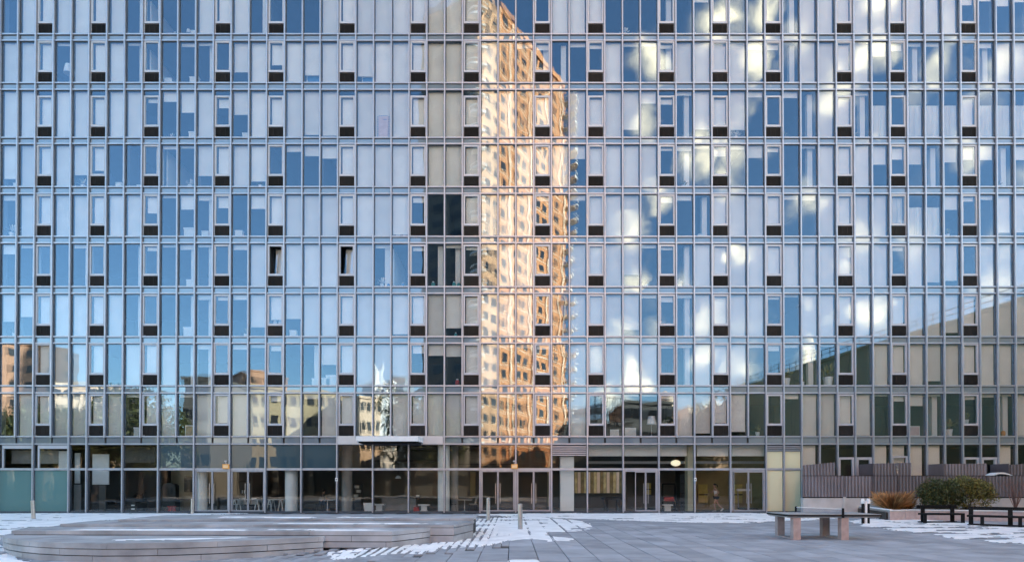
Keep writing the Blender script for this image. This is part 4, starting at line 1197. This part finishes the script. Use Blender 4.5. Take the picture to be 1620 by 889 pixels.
# snow lying on the treads
TS = [(.30, [(95, 854), (180, 856), (270, 854), (330, 852.5), (400, 850), (430, 848.8), (330, 850.5), (200, 852.5), (140, 853)], .28),
      (.42, [(95, 838.2), (200, 838.6), (400, 838.8), (560, 839), (620, 838), (560, 836.6), (300, 836.4), (140, 836.8)], .25),
      (.50, [(420, 828.2), (600, 828.6), (700, 828), (640, 826.4), (460, 826.6)], .3), (.57, [(300, 818.2), (480, 819), (640, 818.4), (560, 816.8), (360, 816.6)], .3)]
for z, pl_, jit in TS:
    b = snow_grid('tread', np.array([GP(px, py, z)[:2] for px, py in pl_]), .05, jit, 0, .012, patchy=.47, zz=z)
    if b.f: tag(b.build('snow', M['snow'], smooth=True), kind='stuff')

# ------------------------------------------------------------------ bollards
def bollard(px, py, h, label, r=.085):
    p = GP(px, py)
    t = thing('bollard', label, 'bollard', (p.x, p.y, -.005), group='steel bollards in front of the building')
    b = MB(); b.lathe(0, 0, [(r, .015), (r, h - .14)], 18); b.build('post', M['steel'], t, smooth=False)
    b = MB(); b.lathe(0, 0, [(r * .82, h - .139), (r * .82, h - .12), (r, h - .118), (r * .98, h - .03), (r * .6, h), (.004, h + .004)], 18); b.build('cap', M['steel'], t, smooth=False)
    b = MB(); b.lathe(0, 0, [(r * 1.9, 0), (r * 1.9, .012), (r * 1.05, .03)], 18); b.build('base_plate', M['alu_dark'], t)
    return t
bollard(823, 837, .95, 'steel bollard in the snow patch, nearest one to the middle doors')
bollard(772.5, 823, 1.06, 'steel bollard just right of the upper end of the stone seats')
t = bollard(53, 820.5, .92, 'slightly leaning steel bollard in the snow at far left'); t.rotation_euler.y = R(-3)
bollard(304.5, 812.6, .9, 'steel bollard in front of the glass doors behind the terrace')
p = GP(1370, 828)
t = thing('twin_post', 'pair of dark and pale posts behind the stone table', 'post', (p.x, p.y, 0))
for dx, m in ((-.13, 'black_metal'), (.10, 'black_metal'), (0, 'white')):
    b = MB()
    if m == 'white':
        b.box(-.045, .045, -.03, .03, .0, .98)
        b.build('plate', M['white'], t)
    else:
        b.box(dx - .035, dx + .035, -.05, .05, 0, 1.02)
        q = b.build('post', M[m], t)
        c = MB(); c.lathe(dx, 0, [(.075, .85), (.085, .95), (.05, 1.06)], 12); c.build('cap', M['white'], q)

# ------------------------------------------------------------------ stone ping-pong table
t = thing('ping_pong_table', 'outdoor stone ping-pong table with net on four pinkish concrete legs', 'table', (9.53, -17.35, 0))
b = MB()
b.prism([(-1.37, -.76), (1.37, -.76), (1.37, .76), (-1.37, .76)], .722, .762)
b.add([(-1.33, -.72, .66), (1.33, -.72, .66), (1.33, .72, .66), (-1.33, .72, .66), (-1.37, -.76, .7215), (1.37, -.76, .7215), (1.37, .76, .7215), (-1.37, .76, .7215)],
      [(3, 2, 1, 0), (0, 1, 5, 4), (1, 2, 6, 5), (2, 3, 7, 6), (3, 0, 4, 7), (4, 5, 6, 7)])
top = b.build('tabletop', M['top_conc'], t)
b = MB()
b.prism([(-1.376, -.766), (1.376, -.766), (1.376, .766), (-1.376, .766)], .70, .745); b.build('rim', M['black_metal'], top)
b = MB(); b.box(-.008, .008, -.75, .75, .7625, .764); b.build('centre_mark', M['white'], top)
for lx, ly in ((-1.09, -.60), (.33, -.60), (-1.05, .55), (.37, .55)):
    b = MB(); b.cbox(lx - .11, lx + .11, ly - .10, ly + .10, 0, .659, .006); b.build('leg', M['leg_conc'], t)
b = MB(); b.box(-1.16, -1.00, -.5, .45, .0, .05); b.build('floor_beam', M['leg_conc'], t)
b = MB(); b.box(.28, .42, -.5, .45, .0, .05); b.build('floor_beam', M['leg_conc'], t)
net = MB()
n0, n1 = Vector((.20, -.83, 0)), Vector((-.42, .80, 0))
for q in range(22):
    z = .775 + q * .006
dv = n1 - n0
for q in range(64):
    p_ = n0 + dv * (q / 63); net.bar((p_.x, p_.y, .77), (p_.x, p_.y, .91), .004)
for q in range(8):
    z = .775 + q * .018; net.bar((n0.x, n0.y, z), (n1.x, n1.y, z), .004)
nt = net.build('net', M['net'], t)
b = MB(); b.bar((n0.x, n0.y, .918), (n1.x, n1.y, .918), .012, .018); b.build('net_tape', M['white'], nt)
for p_ in (n0, n1):
    b = MB(); b.box(p_.x - .025, p_.x + .025, p_.y - .025, p_.y + .025, .66, .945); b.build('net_post', M['black_metal'], t)

# ------------------------------------------------------------------ black benches on the right
def bench(x0, y0, x1, y1, posts, shorts, label, seat_w=.42):
    a, c = Vector((x0, y0, 0)), Vector((x1, y1, 0)); d = (c - a).normalized(); n_ = Vector((-d.y, d.x, 0)); L = (c - a).length
    t = thing('bench', label, 'bench', (x0, y0, 0), math.atan2(d.y, d.x), group='black steel benches')
    for s in range(3):
        b = MB(); y = -.02 - s * .145; b.cbox(-.02, L + .02, y - .13, y, .345, .425, .006); b.build('seat_slat', M['black_metal'], t)
    b = MB(); b.box(-.02, L + .02, .035, .085, .62, .76); b.build('backrest', M['black_metal'], t)
    for u in posts:
        b = MB(); b.box(u * L - .075, u * L + .075, -.03, .034, 0, .74); b.build('rear_leg', M['black_metal'], t)
    for u in shorts:
        b = MB(); b.box(u * L - .06, u * L + .06, -.43, -.35, 0, .344); b.build('front_leg', M['black_metal'], t)
    b = MB(); b.box(.0, L, -.42, -.37, .02, .06); b.box(0, L, .002, .03, .02, .06); b.build('foot_rail', M['black_metal'], t)
bench(17.75, -9.5, 19.45, -9.5, (.12, .88), (.02, .98), 'short black steel bench at the left of the pair')
bench(18.75, -11.1, 20.7, -12.9, (.03, .5, .97), (.18, .62, .99), 'long black steel bench cut off by the right edge')

# ------------------------------------------------------------------ raised planting beds, fence and plants
pw = thing('planter_wall', 'low pale stone planter wall with snowy coping in front of the shrubs', 'wall')
def on(px, d, z=0.): return Vector(((px - CX) / F * d, d - DCAM, z))
edge = [GP(1272, 807.5), GP(1340, 810), GP(1408, 823), GP(1450, 822), GP(1530, 823), GP(1660, 826)]
edge = [Vector((p.x, p.y, 0)) for p in edge]
acc = resample(edge, 1.6)
for seg in acc:
    if (seg[-1] - seg[0]).length < .1: continue
    d = (seg[-1] - seg[0]).normalized(); n_ = Vector((-d.y, d.x, 0))
    o_ = [p + d * (.004 if j == 0 else (-.004 if j == len(seg) - 1 else 0)) for j, p in enumerate(seg)]
    b = MB(); b.prism([(p.x, p.y) for p in o_] + [((p + n_ * .3).x, (p + n_ * .3).y) for p in o_[::-1]], -.02, .42); b.build('wall_stone', M['leg_conc'], pw)
    b = MB(); b.prism([((p - n_ * .03).x, (p - n_ * .03).y) for p in o_] + [((p + n_ * .33).x, (p + n_ * .33).y) for p in o_[::-1]], .421, .47); b.build('coping_stone', M['concrete'], pw)
    b = MB(); b.prism([((p + n_ * .0).x, (p + n_ * .0).y) for p in o_] + [((p + n_ * .30).x, (p + n_ * .30).y) for p in o_[::-1]], .471, .485); tag(b.build('coping_snow', M['snow'], pw), kind='stuff')
b = MB()
b.prism([(p.x, p.y + .28) for p in edge] + [(edge[-1].x + 3, -.4), (edge[0].x, -.4)], -.02, .36)
tag(b.build('planting_bed', M['bark']), kind='structure')
# concrete base and bronze corrugated fence
FD = 33.6
fy = FD - DCAM
fen = thing('patio_fence', 'bronze ribbed metal fence on a pale concrete base in front of the garden doors', 'fence')
xf0, xf1, xf2, xf3 = MX(1270, FD), MX(1463, FD), MX(1470, FD), MX(1680, FD)
zf0, zf1 = MH(785.5, FD), MH(752.5, FD)
b = MB(); b.box(xf0, MX(1333, FD), fy - .02, fy + .25, .0, zf0 - .06); b.box(MX(1338, FD), xf3, fy - .02, fy + .25, .0, zf0 - .06)
b.box(MX(1333, FD) + .005, MX(1338, FD) - .005, fy - .06, fy + .26, .0, zf0 + .0)
b.build('concrete_base', M['concrete'], fen)
def rib_sheet(x0, x1, z0, z1a, z1b, y, name='fence_panel'):
    """one sheet with real ribs, top may slope"""
    b = MB(); n = max(2, int((x1 - x0) / .045)); vs = []
    for i in range(n + 1):
        u = i / n; x = x0 + (x1 - x0) * u
        yy = y - (.04 if (i // 2) % 2 == 0 else 0)
        vs += [(x, yy, z0), (x, yy, z1a + (z1b - z1a) * u)]
    m_ = len(vs)
    vs2 = [(v[0], v[1] + .05, v[2]) for v in vs]
    fs = [(2 * i, 2 * i + 2, 2 * i + 3, 2 * i + 1) for i in range(n)]
    fs += [(m_ + 2 * i, m_ + 2 * i + 1, m_ + 2 * i + 3, m_ + 2 * i + 2) for i in range(n)]
    fs += [(2 * i + 1, 2 * i + 3, m_ + 2 * i + 3, m_ + 2 * i + 1) for i in range(n)]
    fs += [(0, 1, m_ + 1, m_), (2 * n, m_ + 2 * n, m_ + 2 * n + 1, 2 * n + 1)]
    b.add(vs + vs2, fs)
    return b.build(name, M['corr'], fen)
x = xf0
edges_f = [xf0] + [MX(v, FD) for v in (1334, 1380, 1420, 1463, 1510, 1561, 1588, 1640, 1680)]
for a, c in zip(edges_f[:-1], edges_f[1:]):
    rib_sheet(a + .004, c - .004, zf0, zf1, zf1, fy)
b = MB(); b.box(xf0, xf3, fy - .035, fy + .06, zf0 - .055, zf0 - .003); b.build('bottom_rail', M['black_metal'], fen)
b = MB(); b.box(xf0, xf3, fy - .035, fy + .06, zf1 + .002, zf1 + .03); b.build('top_rail', M['black_metal'], fen)
UD = 34.6
for p0, p1, q0, q1 in ((1270, 1320, 735.5, 731), (1381, 1441, 733, 731.5), (1493, 1561, 733.5, 732.5), (1596, 1680, 735, 728)):
    rib_sheet(MX(p0, UD), MX(p1, UD), zf0 - .3, MH(q0, UD), MH(q1, UD), UD - DCAM, 'upper_panel')
for p0 in (1320, 1381, 1441, 1493, 1561, 1596):
    b = MB(); x = MX(p0, UD); b.box(x - .02, x + .02, UD - DCAM - .01, -.07, zf0 - .3, MH(733, UD)); b.build('divider_edge', M['corr'], fen)
t = thing('garden_tap', 'small grey standpipe on the upper fence panel', 'tap', (MX(1418, UD), UD - DCAM - .08, MH(748, UD)))
b = MB(); b.tube([(0, 0, 0), (0, 0, .4), (-.05, -.03, .47), (-.1, -.05, .42)], .022, 8); b.build('pipe', M['steel'], t); b = MB(); b.cbox(-.05, .05, -.03, .02, .2, .26, .01); b.build('valve', M['steel'], t)
t = thing('patio_cover', 'pale rounded cover lying behind the right fence top', 'cover', (MX(1581, 34.2), -1.8, MH(753, 34.2)))
b = MB()
n = 14
for j in range(2):
    pass
pts = [(-.62 + 1.24 * i / n, .22 * math.sin(math.pi * (i / n) ** .8) * (1 if i < n else 0)) for i in range(n + 1)]
vs = [(x, -.3, z) for x, z in pts] + [(x, .3, z) for x, z in pts] + [(x, -.3, z * .72 - .03) for x, z in pts] + [(x, .3, z * .72 - .03) for x, z in pts]
N_ = n + 1
fs = [(i, i + 1, N_ + i + 1, N_ + i) for i in range(n)] + [(2 * N_ + i, 3 * N_ + i, 3 * N_ + i + 1, 2 * N_ + i + 1) for i in range(n)] + [(i, 2 * N_ + i, 2 * N_ + i + 1, i + 1) for i in range(n)] + [(N_ + i, N_ + i + 1, 3 * N_ + i + 1, 3 * N_ + i) for i in range(n)]
b.add(vs, fs); b.build('shell', M['white'], t)
b = MB(); b.box(-.4, .4, -.25, .25, -.4, .0); b.build('frame', M['black_metal'], t)

def leaf_ball(b, r_, cx, cy, cz, rx, ry, rz, n, size, flat=.0):
    for q in range(n):
        while True:
            p = Vector((r_.uniform(-1, 1), r_.uniform(-1, 1), r_.uniform(-1, 1)))
            if p.length < 1: break
        p = p.normalized() * (p.length ** .45)
        lump = 1 + .16 * math.sin(p.x * 5 + cx) * math.sin(p.z * 6 + cy) + .1 * math.sin(p.y * 9)
        c = Vector((cx + p.x * rx * lump, cy + p.y * ry * lump, max(cz - rz * .95, cz + p.z * rz * lump)))
        d = Vector((r_.gauss(0, 1), r_.gauss(0, 1), r_.gauss(.3, 1))).normalized()
        u = d.cross(Vector((r_.gauss(0, 1), r_.gauss(0, 1), r_.gauss(0, 1)))).normalized()
        s = size * r_.uniform(.6, 1.3)
        b.add([c - d * s, c + u * s * .45, c + d * s, c - u * s * .45], [(0, 1, 2, 3)])
def shrub(px0, px1, ytop, d, m, label, n, size, base=.34):
    r_ = random.Random(int(px0))
    cx, w_ = MX((px0 + px1) / 2, d), (px1 - px0) / F * d / 2
    ht = MH(ytop, d)
    t = thing('shrub', label, 'shrub', (cx, d - DCAM, base))
    b = MB()
    leaf_ball(b, r_, 0, 0, (ht - base) / 2, w_, w_ * .7, (ht - base) / 2, n, size)
    for q in range(5):
        a = r_.uniform(0, 6.28); leaf_ball(b, r_, math.cos(a) * w_ * .55, math.sin(a) * w_ * .4, (ht - base) * r_.uniform(.45, .8), w_ * .45, w_ * .4, (ht - base) * .3, n // 7, size)
    for q in range(9):                             # loose outer boughs
        a = r_.uniform(0, 6.28); el = r_.uniform(.1, 1.2)
        leaf_ball(b, r_, math.cos(a) * w_ * .82 * math.cos(el), math.sin(a) * w_ * .6 * math.cos(el), (ht - base) * (.45 + .42 * math.sin(el)), w_ * .24, w_ * .24, (ht - base) * .17, n // 22, size * .9)
    b.build('foliage', M[m], t)
    b = MB()
    for q in range(16):
        a = r_.uniform(0, 6.28); el = r_.uniform(.2, 1.4); d_ = Vector((math.cos(a) * w_ * math.cos(el), math.sin(a) * w_ * .6 * math.cos(el), (ht - base) * .5 * math.sin(el)))
        c_ = Vector((0, 0, (ht - base) * .5)); b.tube([c_ + d_ * .8, c_ + d_ * 1.18 + Vector((0, 0, .05))], [.008, .003], 4)
    tag(b.build('twigs', M['twig'], t), kind='stuff')
    for q in range(7):
        a = r_.uniform(0, 6.28); b = MB()
        b.tube([(0, 0, 0), (math.cos(a) * w_ * .25, math.sin(a) * w_ * .2, (ht - base) * .4), (math.cos(a) * w_ * .55, math.sin(a) * w_ * .45, (ht - base) * .8)], [.03, .02, .008], 5); b.build('stem', M['bark'], t)
shrub(1454, 1522, 758, 30.5, 'leaf_dark', 'dense dark green rounded shrub, left one of the pair behind the benches', 4200, .055)
shrub(1488, 1570, 756, 31.0, 'leaf_olive', 'looser olive yellow shrub growing against the dark green shrub', 3600, .055)
def tuft(px, py, d, n, ht, spread, m, name, label, cat, base=.34, blade=.007):
    r_ = random.Random(int(px)); t = thing(name, label, cat, (MX(px, d), d - DCAM, base)); b = MB()
    for q in range(n):
        a, lean, h_ = r_.uniform(0, 6.28), r_.random() ** .8 * spread, ht * r_.uniform(.35, 1.08)
        bx, by = math.cos(a) * lean * .3, math.sin(a) * lean * .3
        p0 = Vector((bx, by, 0)); p1 = Vector((bx + math.cos(a) * lean * .4, by + math.sin(a) * lean * .4, h_ * .6)); p2 = Vector((bx + math.cos(a) * lean, by + math.sin(a) * lean, h_))
        u = Vector((-math.sin(a), math.cos(a), 0)) * blade
        if r_.random() < .5: u = Vector((blade, 0, 0))
        b.add([p0 - u, p0 + u, p1 + u * .8, p2, p1 - u * .8], [(0, 1, 2, 3, 4)])
    tag(b.build('blades', M[m], t), kind='stuff')
tuft(1412, 806, 32.2, 1100, .98, .9, 'straw', 'dry_grass', 'tuft of orange dry ornamental grass in front of the fence', 'grass')
tuft(1436, 806, 32.6, 160, .7, .5, 'straw', 'dry_grass', 'thin dry grass tuft between orange tuft and dark shrub', 'grass')
def bare_shrub(px, d, ht, label, base=.34, n=26):
    r_ = random.Random(int(px)); t = thing('bare_shrub', label, 'shrub', (MX(px, d), d - DCAM, base)); b = MB()
    for q in range(n):
        a, sp = r_.uniform(0, 6.28), r_.uniform(.2, 1.) * ht * .6
        p = [Vector((0, 0, 0)), Vector((math.cos(a) * sp * .4, math.sin(a) * sp * .4, ht * .5)), Vector((math.cos(a) * sp, math.sin(a) * sp, ht * r_.uniform(.75, 1)))]
        b.tube(p, [.014, .009, .003], 4)
        for w_ in range(4):
            f = r_.uniform(.4, .9); c = p[1].lerp(p[2], f); b.tube([c, c + Vector((r_.gauss(0, .12), r_.gauss(0, .12), r_.uniform(.08, .25)))], [.006, .002], 3)
    tag(b.build('twigs', M['twig'], t), kind='stuff')
bare_shrub(1606, 31.5, 1.75, 'leafless reddish shrub at the right end of the fence')
bare_shrub(1462, 32.6, 1.1, 'leafless twiggy shrub half hidden left of the dark green shrub', n=14)

# ------------------------------------------------------------------ what stands behind the camera and shows in the glass
def far_block(name, label, cx, cy, w, dp, h, m, rz=0., win=None, wm='dark_pane', cat='building', roof=None):
    t = thing(name, label, cat, (cx, cy, -.45), rz)
    b = MB(); b.box(-w / 2, w / 2, -dp / 2, dp / 2, 0, h + .45); b.build('wall', M[m], t)
    b = MB(); b.box(-w / 2 - .25, w / 2 + .25, -dp / 2 - .25, dp / 2 + .25, h + .452, h + .95); b.build('parapet', M[roof or m], t)
    if win:
        nx_, nz_, ww, wh = win
        b = MB(); b.box(-ww / 2, ww / 2, -.03, .06, -wh / 2, wh / 2); me = b.mesh('window', M[wm])
        b = MB(); b.box(-ww / 2 - .1, ww / 2 + .1, .061, .14, -wh / 2 - .1, -wh / 2 + .02); sme = b.mesh('sill', M['cream'])
        for j in range(nz_):
            for i in range(nx_):
                w__ = inst('window', me, t, (-w / 2 + w * (i + .5) / nx_, dp / 2, .45 + h * (j + .55) / nz_))
    return t
# the brick tower: its sunlit face runs away to the right, its shaded face to the left
dL, dR = 106., 134.
A = Vector((MX(757, dL), -(dL - DCAM), 0)); B = Vector((MX(893, dR), -(dR - DCAM), 0))
TH_ = MH(-32, dL)
dirf = (B - A).normalized(); nf = Vector((-dirf.y, dirf.x, 0))
if nf.y < 0: nf = -nf
LF = (B - A).length
tw = thing('brick_tower', 'tall orange brick apartment tower with white corner balconies', 'building', (A.x, A.y, -.45), math.atan2(dirf.y, dirf.x))
# local frame: x along the lit face, y towards the observer of that face is +y
DS = 13.0
sgn = 1 if (Matrix.Rotation(math.atan2(dirf.y, dirf.x), 3, 'Z') @ Vector((0, 1, 0))).dot(nf) > 0 else -1
def tbox(b, x0, x1, y0, y1, z0, z1):
    ya, yb_ = sorted((y0 * sgn, y1 * sgn)); b.box(x0, x1, ya, yb_, z0, z1)
b = MB(); tbox(b, 0, LF, -DS, 0, 0, TH_); b.build('wall', M['brick'], tw)
b = MB(); tbox(b, -.02, 6.2, -.5, .35, 0, TH_ - .4); b.build('cream_bay', M['bay'], tw)
b = MB(); tbox(b, -.12, -.021, -DS, -.4, 0, TH_ - .5); b.build('shade_grey_side', M['grey_bld'], tw)  # grey sheet that puts this side's shade into its colour
for x in (10.2, 17.6, 25.0, 31.2):
    b = MB(); tbox(b, x - .28, x + .28, -.1, .28, 0, TH_ - .6); b.build('pier', M['cream'], tw)
b = MB(); tbox(b, 6.3, LF + .3, -DS, .3, TH_ + .002, TH_ + 1.2); b.build('parapet', M['brick'], tw)
b = MB(); tbox(b, 10, 20, -9, -3, TH_ + 1.3, TH_ + 5); b.build('roof_house', M['brick'], tw)
FH = 3.0
nfl = int(TH_ / FH)
b = MB(); tbox(b, -.75, .75, -.02, .05, 0, 1.55); twm = b.mesh('window', M['dark_pane'])
b = MB(); tbox(b, -.85, .85, .05, .16, -.12, 0); tsm = b.mesh('sill', M['cream'])
wx = [2.0, 4.6, 8.2, 12.6, 15.2, 20.0, 22.6, 28.0]
for j in range(nfl):
    z = .45 + j * FH + .9
    for i, x in enumerate(wx):
        inst('window', twm, tw, (x, (.36 if x < 6 else .02) * sgn, z))
b = MB()
for j in range(nfl):
    tbox(b, 6.2, LF, .005, .06, .45 + j * FH + .25, .45 + j * FH + .42)
    for x in wx: tbox(b, x - .85, x + .85, .02, .16 if x > 6 else .48, .45 + j * FH + .78, .45 + j * FH + .895)
tag(b.build('stone_band', M['cream'], tw), kind='stuff')
def balcony_mesh(cx, r, a0, a1, name):
    b = MB(); n = 10
    def ring(rr, z0, z1, th_):
        for i in range(n):
            t0, t1 = a0 + (a1 - a0) * i / n, a0 + (a1 - a0) * (i + 1) / n
            P = [(cx + rr * math.cos(t0), sgn * rr * math.sin(t0)), (cx + rr * math.cos(t1), sgn * rr * math.sin(t1)),
                 (cx + (rr - th_) * math.cos(t1), sgn * (rr - th_) * math.sin(t1)), (cx + (rr - th_) * math.cos(t0), sgn * (rr - th_) * math.sin(t0))]
            if sgn < 0: P = P[::-1]
            b.prism(P, z0, z1)
    ring(r - .13, 0, .22, r - .2); ring(r, -.05, .34, .12); ring(r, .92, 1.06, .10)
    return b.mesh(name, M['balc'])
bl_me = balcony_mesh(.1, 1.9, R(112), R(235), 'balcony')
br_me = balcony_mesh(LF - .2, 2.6, R(-50), R(100), 'balcony')
for j in range(1, nfl):
    z = .45 + j * FH
    inst('balcony', bl_me, tw, (0, 0, z)); inst('balcony', br_me, tw, (0, 0, z))
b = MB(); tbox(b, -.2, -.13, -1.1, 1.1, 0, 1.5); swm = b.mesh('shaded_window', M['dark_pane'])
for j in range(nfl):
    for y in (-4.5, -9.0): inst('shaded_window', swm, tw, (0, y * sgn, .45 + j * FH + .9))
# the wing at the right of the plaza
W0, W1 = Vector((38.4, -8.5, 0)), Vector((31.6, -52, 0))
wd = (W1 - W0).normalized(); wlen = (W1 - W0).length; WH = 15.4
wg = thing('concrete_wing', 'plain grey side wing with a roof railing, mirrored at the lower right', 'building', (W0.x, W0.y, -.45), math.atan2(wd.y, wd.x))
b = MB(); b.box(0, wlen, 0, 22, 0, WH + .45); b.build('wall', M['wing'], wg)
b = MB(); b.box(-.2, wlen + .2, -.15, .25, WH + .452, WH + .75); b.build('parapet', M['wing'], wg)
for q in range(int(wlen / 1.5)):
    b = MB(); b.box(q * 1.5, q * 1.5 + .05, -.02, .03, WH + .752, WH + 1.75); b.build('railing_post', M['black_metal'], wg)
for z in (WH + 1.25, WH + 1.72):
    b = MB(); b.box(0, wlen, .031, .07, z, z + .05); b.build('railing', M['black_metal'], wg)
for q in range(1, 9):
    b = MB(); b.box(q * 4.8, q * 4.8 + .06, -.03, -.002, 0, WH + .4); b.build('wall_joint', M['grey_bld'], wg)
def fb(name, label, p0, p1, ytop, dep, m, dp=14, **kw):
    x0, x1 = MX(p0, dep), MX(p1, dep)
    return far_block(name, label, (x0 + x1) / 2, -(dep - DCAM) - dp / 2, x1 - x0, dp, MH(ytop, dep), m, **kw)
fb('brick_house', 'red brick block mirrored at the far left edge', -90, 50, 545, 150, 'redbrick', win=(6, 9, 1.5, 1.8), dp=20, rz=R(-38))
fb('cream_house', 'cream terrace mirrored behind dark trees at lower left', 60, 190, 612, 135, 'cream', win=(9, 6, 1.4, 1.7), rz=R(-30))
fb('grey_house', 'grey narrow block mirrored left of the tan building', 286, 332, 600, 88, 'grey_bld', win=(3, 5, 1.0, 1.6))
fb('tan_house', 'long tan stone building with pale bands mirrored at lower left', 330, 532, 618, 112, 'tan', win=(14, 5, 1.1, 1.8), rz=R(-22))
fb('brown_house', 'brown brick house mirrored above the tan building', 355, 425, 592, 170, 'redbrick', win=(4, 6, 1.3, 1.7), rz=R(-35))
fb('ornate_house', 'cream corner house mirrored beside the white tower', 528, 566, 628, 105, 'cream', win=(4, 5, .7, 1.6), rz=R(-35))
wt = fb('white_tower', 'slender white tower with a spire mirrored left of the grey panes', 578, 608, 603, 250, 'whitebld', win=(3, 12, 1.2, 2.2), wm='bluebld', rz=R(-40))
b = MB(); b.lathe(0, 0, [(2.4, MH(603, 250) + 1.2), (1.6, MH(585, 250)), (.3, MH(565, 250))], 10); b.build('spire', M['whitebld'], wt)
fb('blue_tower', 'blue glass tower mirrored behind the white tower', 612, 642, 596, 300, 'bluebld', win=(4, 14, 3.0, 2.4))
fb('low_house', 'dark low block mirrored below the tower foot', 640, 735, 690, 96, 'grey_bld', win=(8, 2, 1.3, 1.6))
fb('dark_house', 'dark sloped building mirrored right of the brick tower', 985, 1062, 640, 104, 'grey_bld', win=(6, 4, 1.2, 1.7))
fb('cream_hall', 'cream hall mirrored right of the brick tower', 1050, 1190, 650, 118, 'cream', win=(8, 4, 1.4, 1.6), rz=R(-25))
fb('low_shed', 'long grey shed mirrored at street level', 890, 1000, 672, 92, 'grey_bld', win=(7, 2, 1.5, 1.6))
fb('blue_block', 'pale blue block mirrored right of the brick tower', 905, 950, 645, 200, 'bluebld', win=(5, 7, 2.4, 2.2))
dm = thing('water_tank', 'round cream water tank on a roof mirrored at lower right', 'tank', (MX(1054, 110), -74, MH(645, 110)))
b = MB(); b.lathe(0, 0, [(1.25, 0), (1.25, 2.2), (.9, 2.9), (.2, 3.3)], 16); b.build('drum', M['cream'], dm)
for q in range(4):
    b = MB(); a = q * math.pi / 2 + .6; b.tube([(math.cos(a) * 1.0, math.sin(a) * 1.0, -1.6), (math.cos(a) * 1.0, math.sin(a) * 1.0, -.001)], .08, 5); b.build('leg', M['black_metal'], dm)
sc_ = thing('scaffold', 'steel scaffold frame mirrored beside the brick tower', 'scaffold', (MX(940, 90), -54, -.45))
sw_ = MX(985, 90) - MX(940, 90); sh_ = MH(626, 90) + .45
for i in range(5):
    for j in range(2):
        b = MB(); b.tube([(sw_ * i / 4, j * -1.5, 0), (sw_ * i / 4, j * -1.5, sh_)], .05, 5); b.build('standard', M['black_metal'], sc_)
for k_ in range(1, 7):
    b = MB()
    for j in range(2): b.tube([(0, j * -1.5, sh_ * k_ / 6), (sw_, j * -1.5, sh_ * k_ / 6)], .04, 5)
    b.build('ledger', M['black_metal'], sc_)
    b = MB(); b.tube([(sw_ * (k_ % 4) / 4, 0, sh_ * (k_ - 1) / 6), (sw_ * (k_ % 4 + 1) / 4, 0, sh_ * k_ / 6)], .035, 5); b.build('brace', M['black_metal'], sc_)
# a row of dense trees across the street
r_ = random.Random(5)
def tree_mesh(seed, H, Rr, n):
    r2 = random.Random(seed); c = MB(); tr = MB()
    tr.tube([(0, 0, 0), (.1, 0, H * .25), (-.05, .1, H * .5), (0, 0, H * .8)], [.28, .22, .16, .05], 8)
    for q in range(9):
        a = q * 2.4; z = H * (.28 + .055 * q); e = Rr * r2.uniform(.55, .9)
        tr.tube([(0, 0, z), (math.cos(a) * e * .5, math.sin(a) * e * .5, z + H * .08), (math.cos(a) * e, math.sin(a) * e, z + H * .2)], [.1, .06, .02], 5)
        leaf_ball(c, r2, math.cos(a) * e * .75, math.sin(a) * e * .75, z + H * .17, Rr * .5, Rr * .5, H * .15, n // 11, .28)
    leaf_ball(c, r2, 0, 0, H * .68, Rr * .75, Rr * .75, H * .3, n // 5, .28)
    return tr.mesh('trunk', M['bark']), c.mesh('crown', M['leaf_dark'])
tms = [tree_mesh(s, 11.5, 3.6, 2600) for s in (1, 2, 3)]
TREE_AT = ['at the far left edge of the lowest windows', 'below the brick block at far left', 'right beside the brick block', 'left of the cream terrace', 'below the cream terrace', 'highest of those left of the grey block', 'between the cream terrace and grey block', 'against the grey narrow block',
 'right of the cream hall', 'left foot of the sloping railing', 'against the far end of the side wing', 'rising over the low end of the wing roof', 'left foot of the brick tower', 'in the shade of the brick tower']
spots = [(-10, 80, 650), (28, 84, 640), (70, 76, 652), (112, 82, 640), (150, 78, 650), (196, 84, 612), (222, 78, 648), (262, 80, 642), (1085, 96, 655), (1130, 92, 640), (1172, 88, 612), (1210, 100, 606), (655, 92, 612), (690, 90, 640)]
for q, (px, dep, yt) in enumerate(spots):
    trm, crm = tms[q % 3]
    s = (MH(yt, dep) + .45) / 11.5
    t = thing('tree', 'dense dark tree across the street, mirrored ' + TREE_AT[q], 'tree', (MX(px, dep), -(dep - DCAM), -.45), r_.uniform(0, 6), 'trees across the street behind the plaza')
    t.scale = (s, s, s)
    inst('trunk', trm, t); inst('crown', crm, t)

sw = thing('added_reflection_wall', 'long dark wall with piers, added behind the plaza to block bright lobby reflections', 'wall', (-20, -61, -.45))  # unseen wall, added to keep bright reflections out of the lobby panes
b = MB(); b.box(-62, 72, -.3, 0, 0, 4.55); b.build('wall', M['lobby_dark'], sw)
b = MB(); b.box(-62.1, 72.1, -.4, .1, 4.552, 4.8); b.build('coping', M['grey_bld'], sw)
b = MB(); b.box(-.4, .4, .002, .25, 0, 4.5); pm = b.mesh('pier', M['grey_bld'])
for q in range(23): inst('pier', pm, sw, (-60 + q * 6, 0, 0))
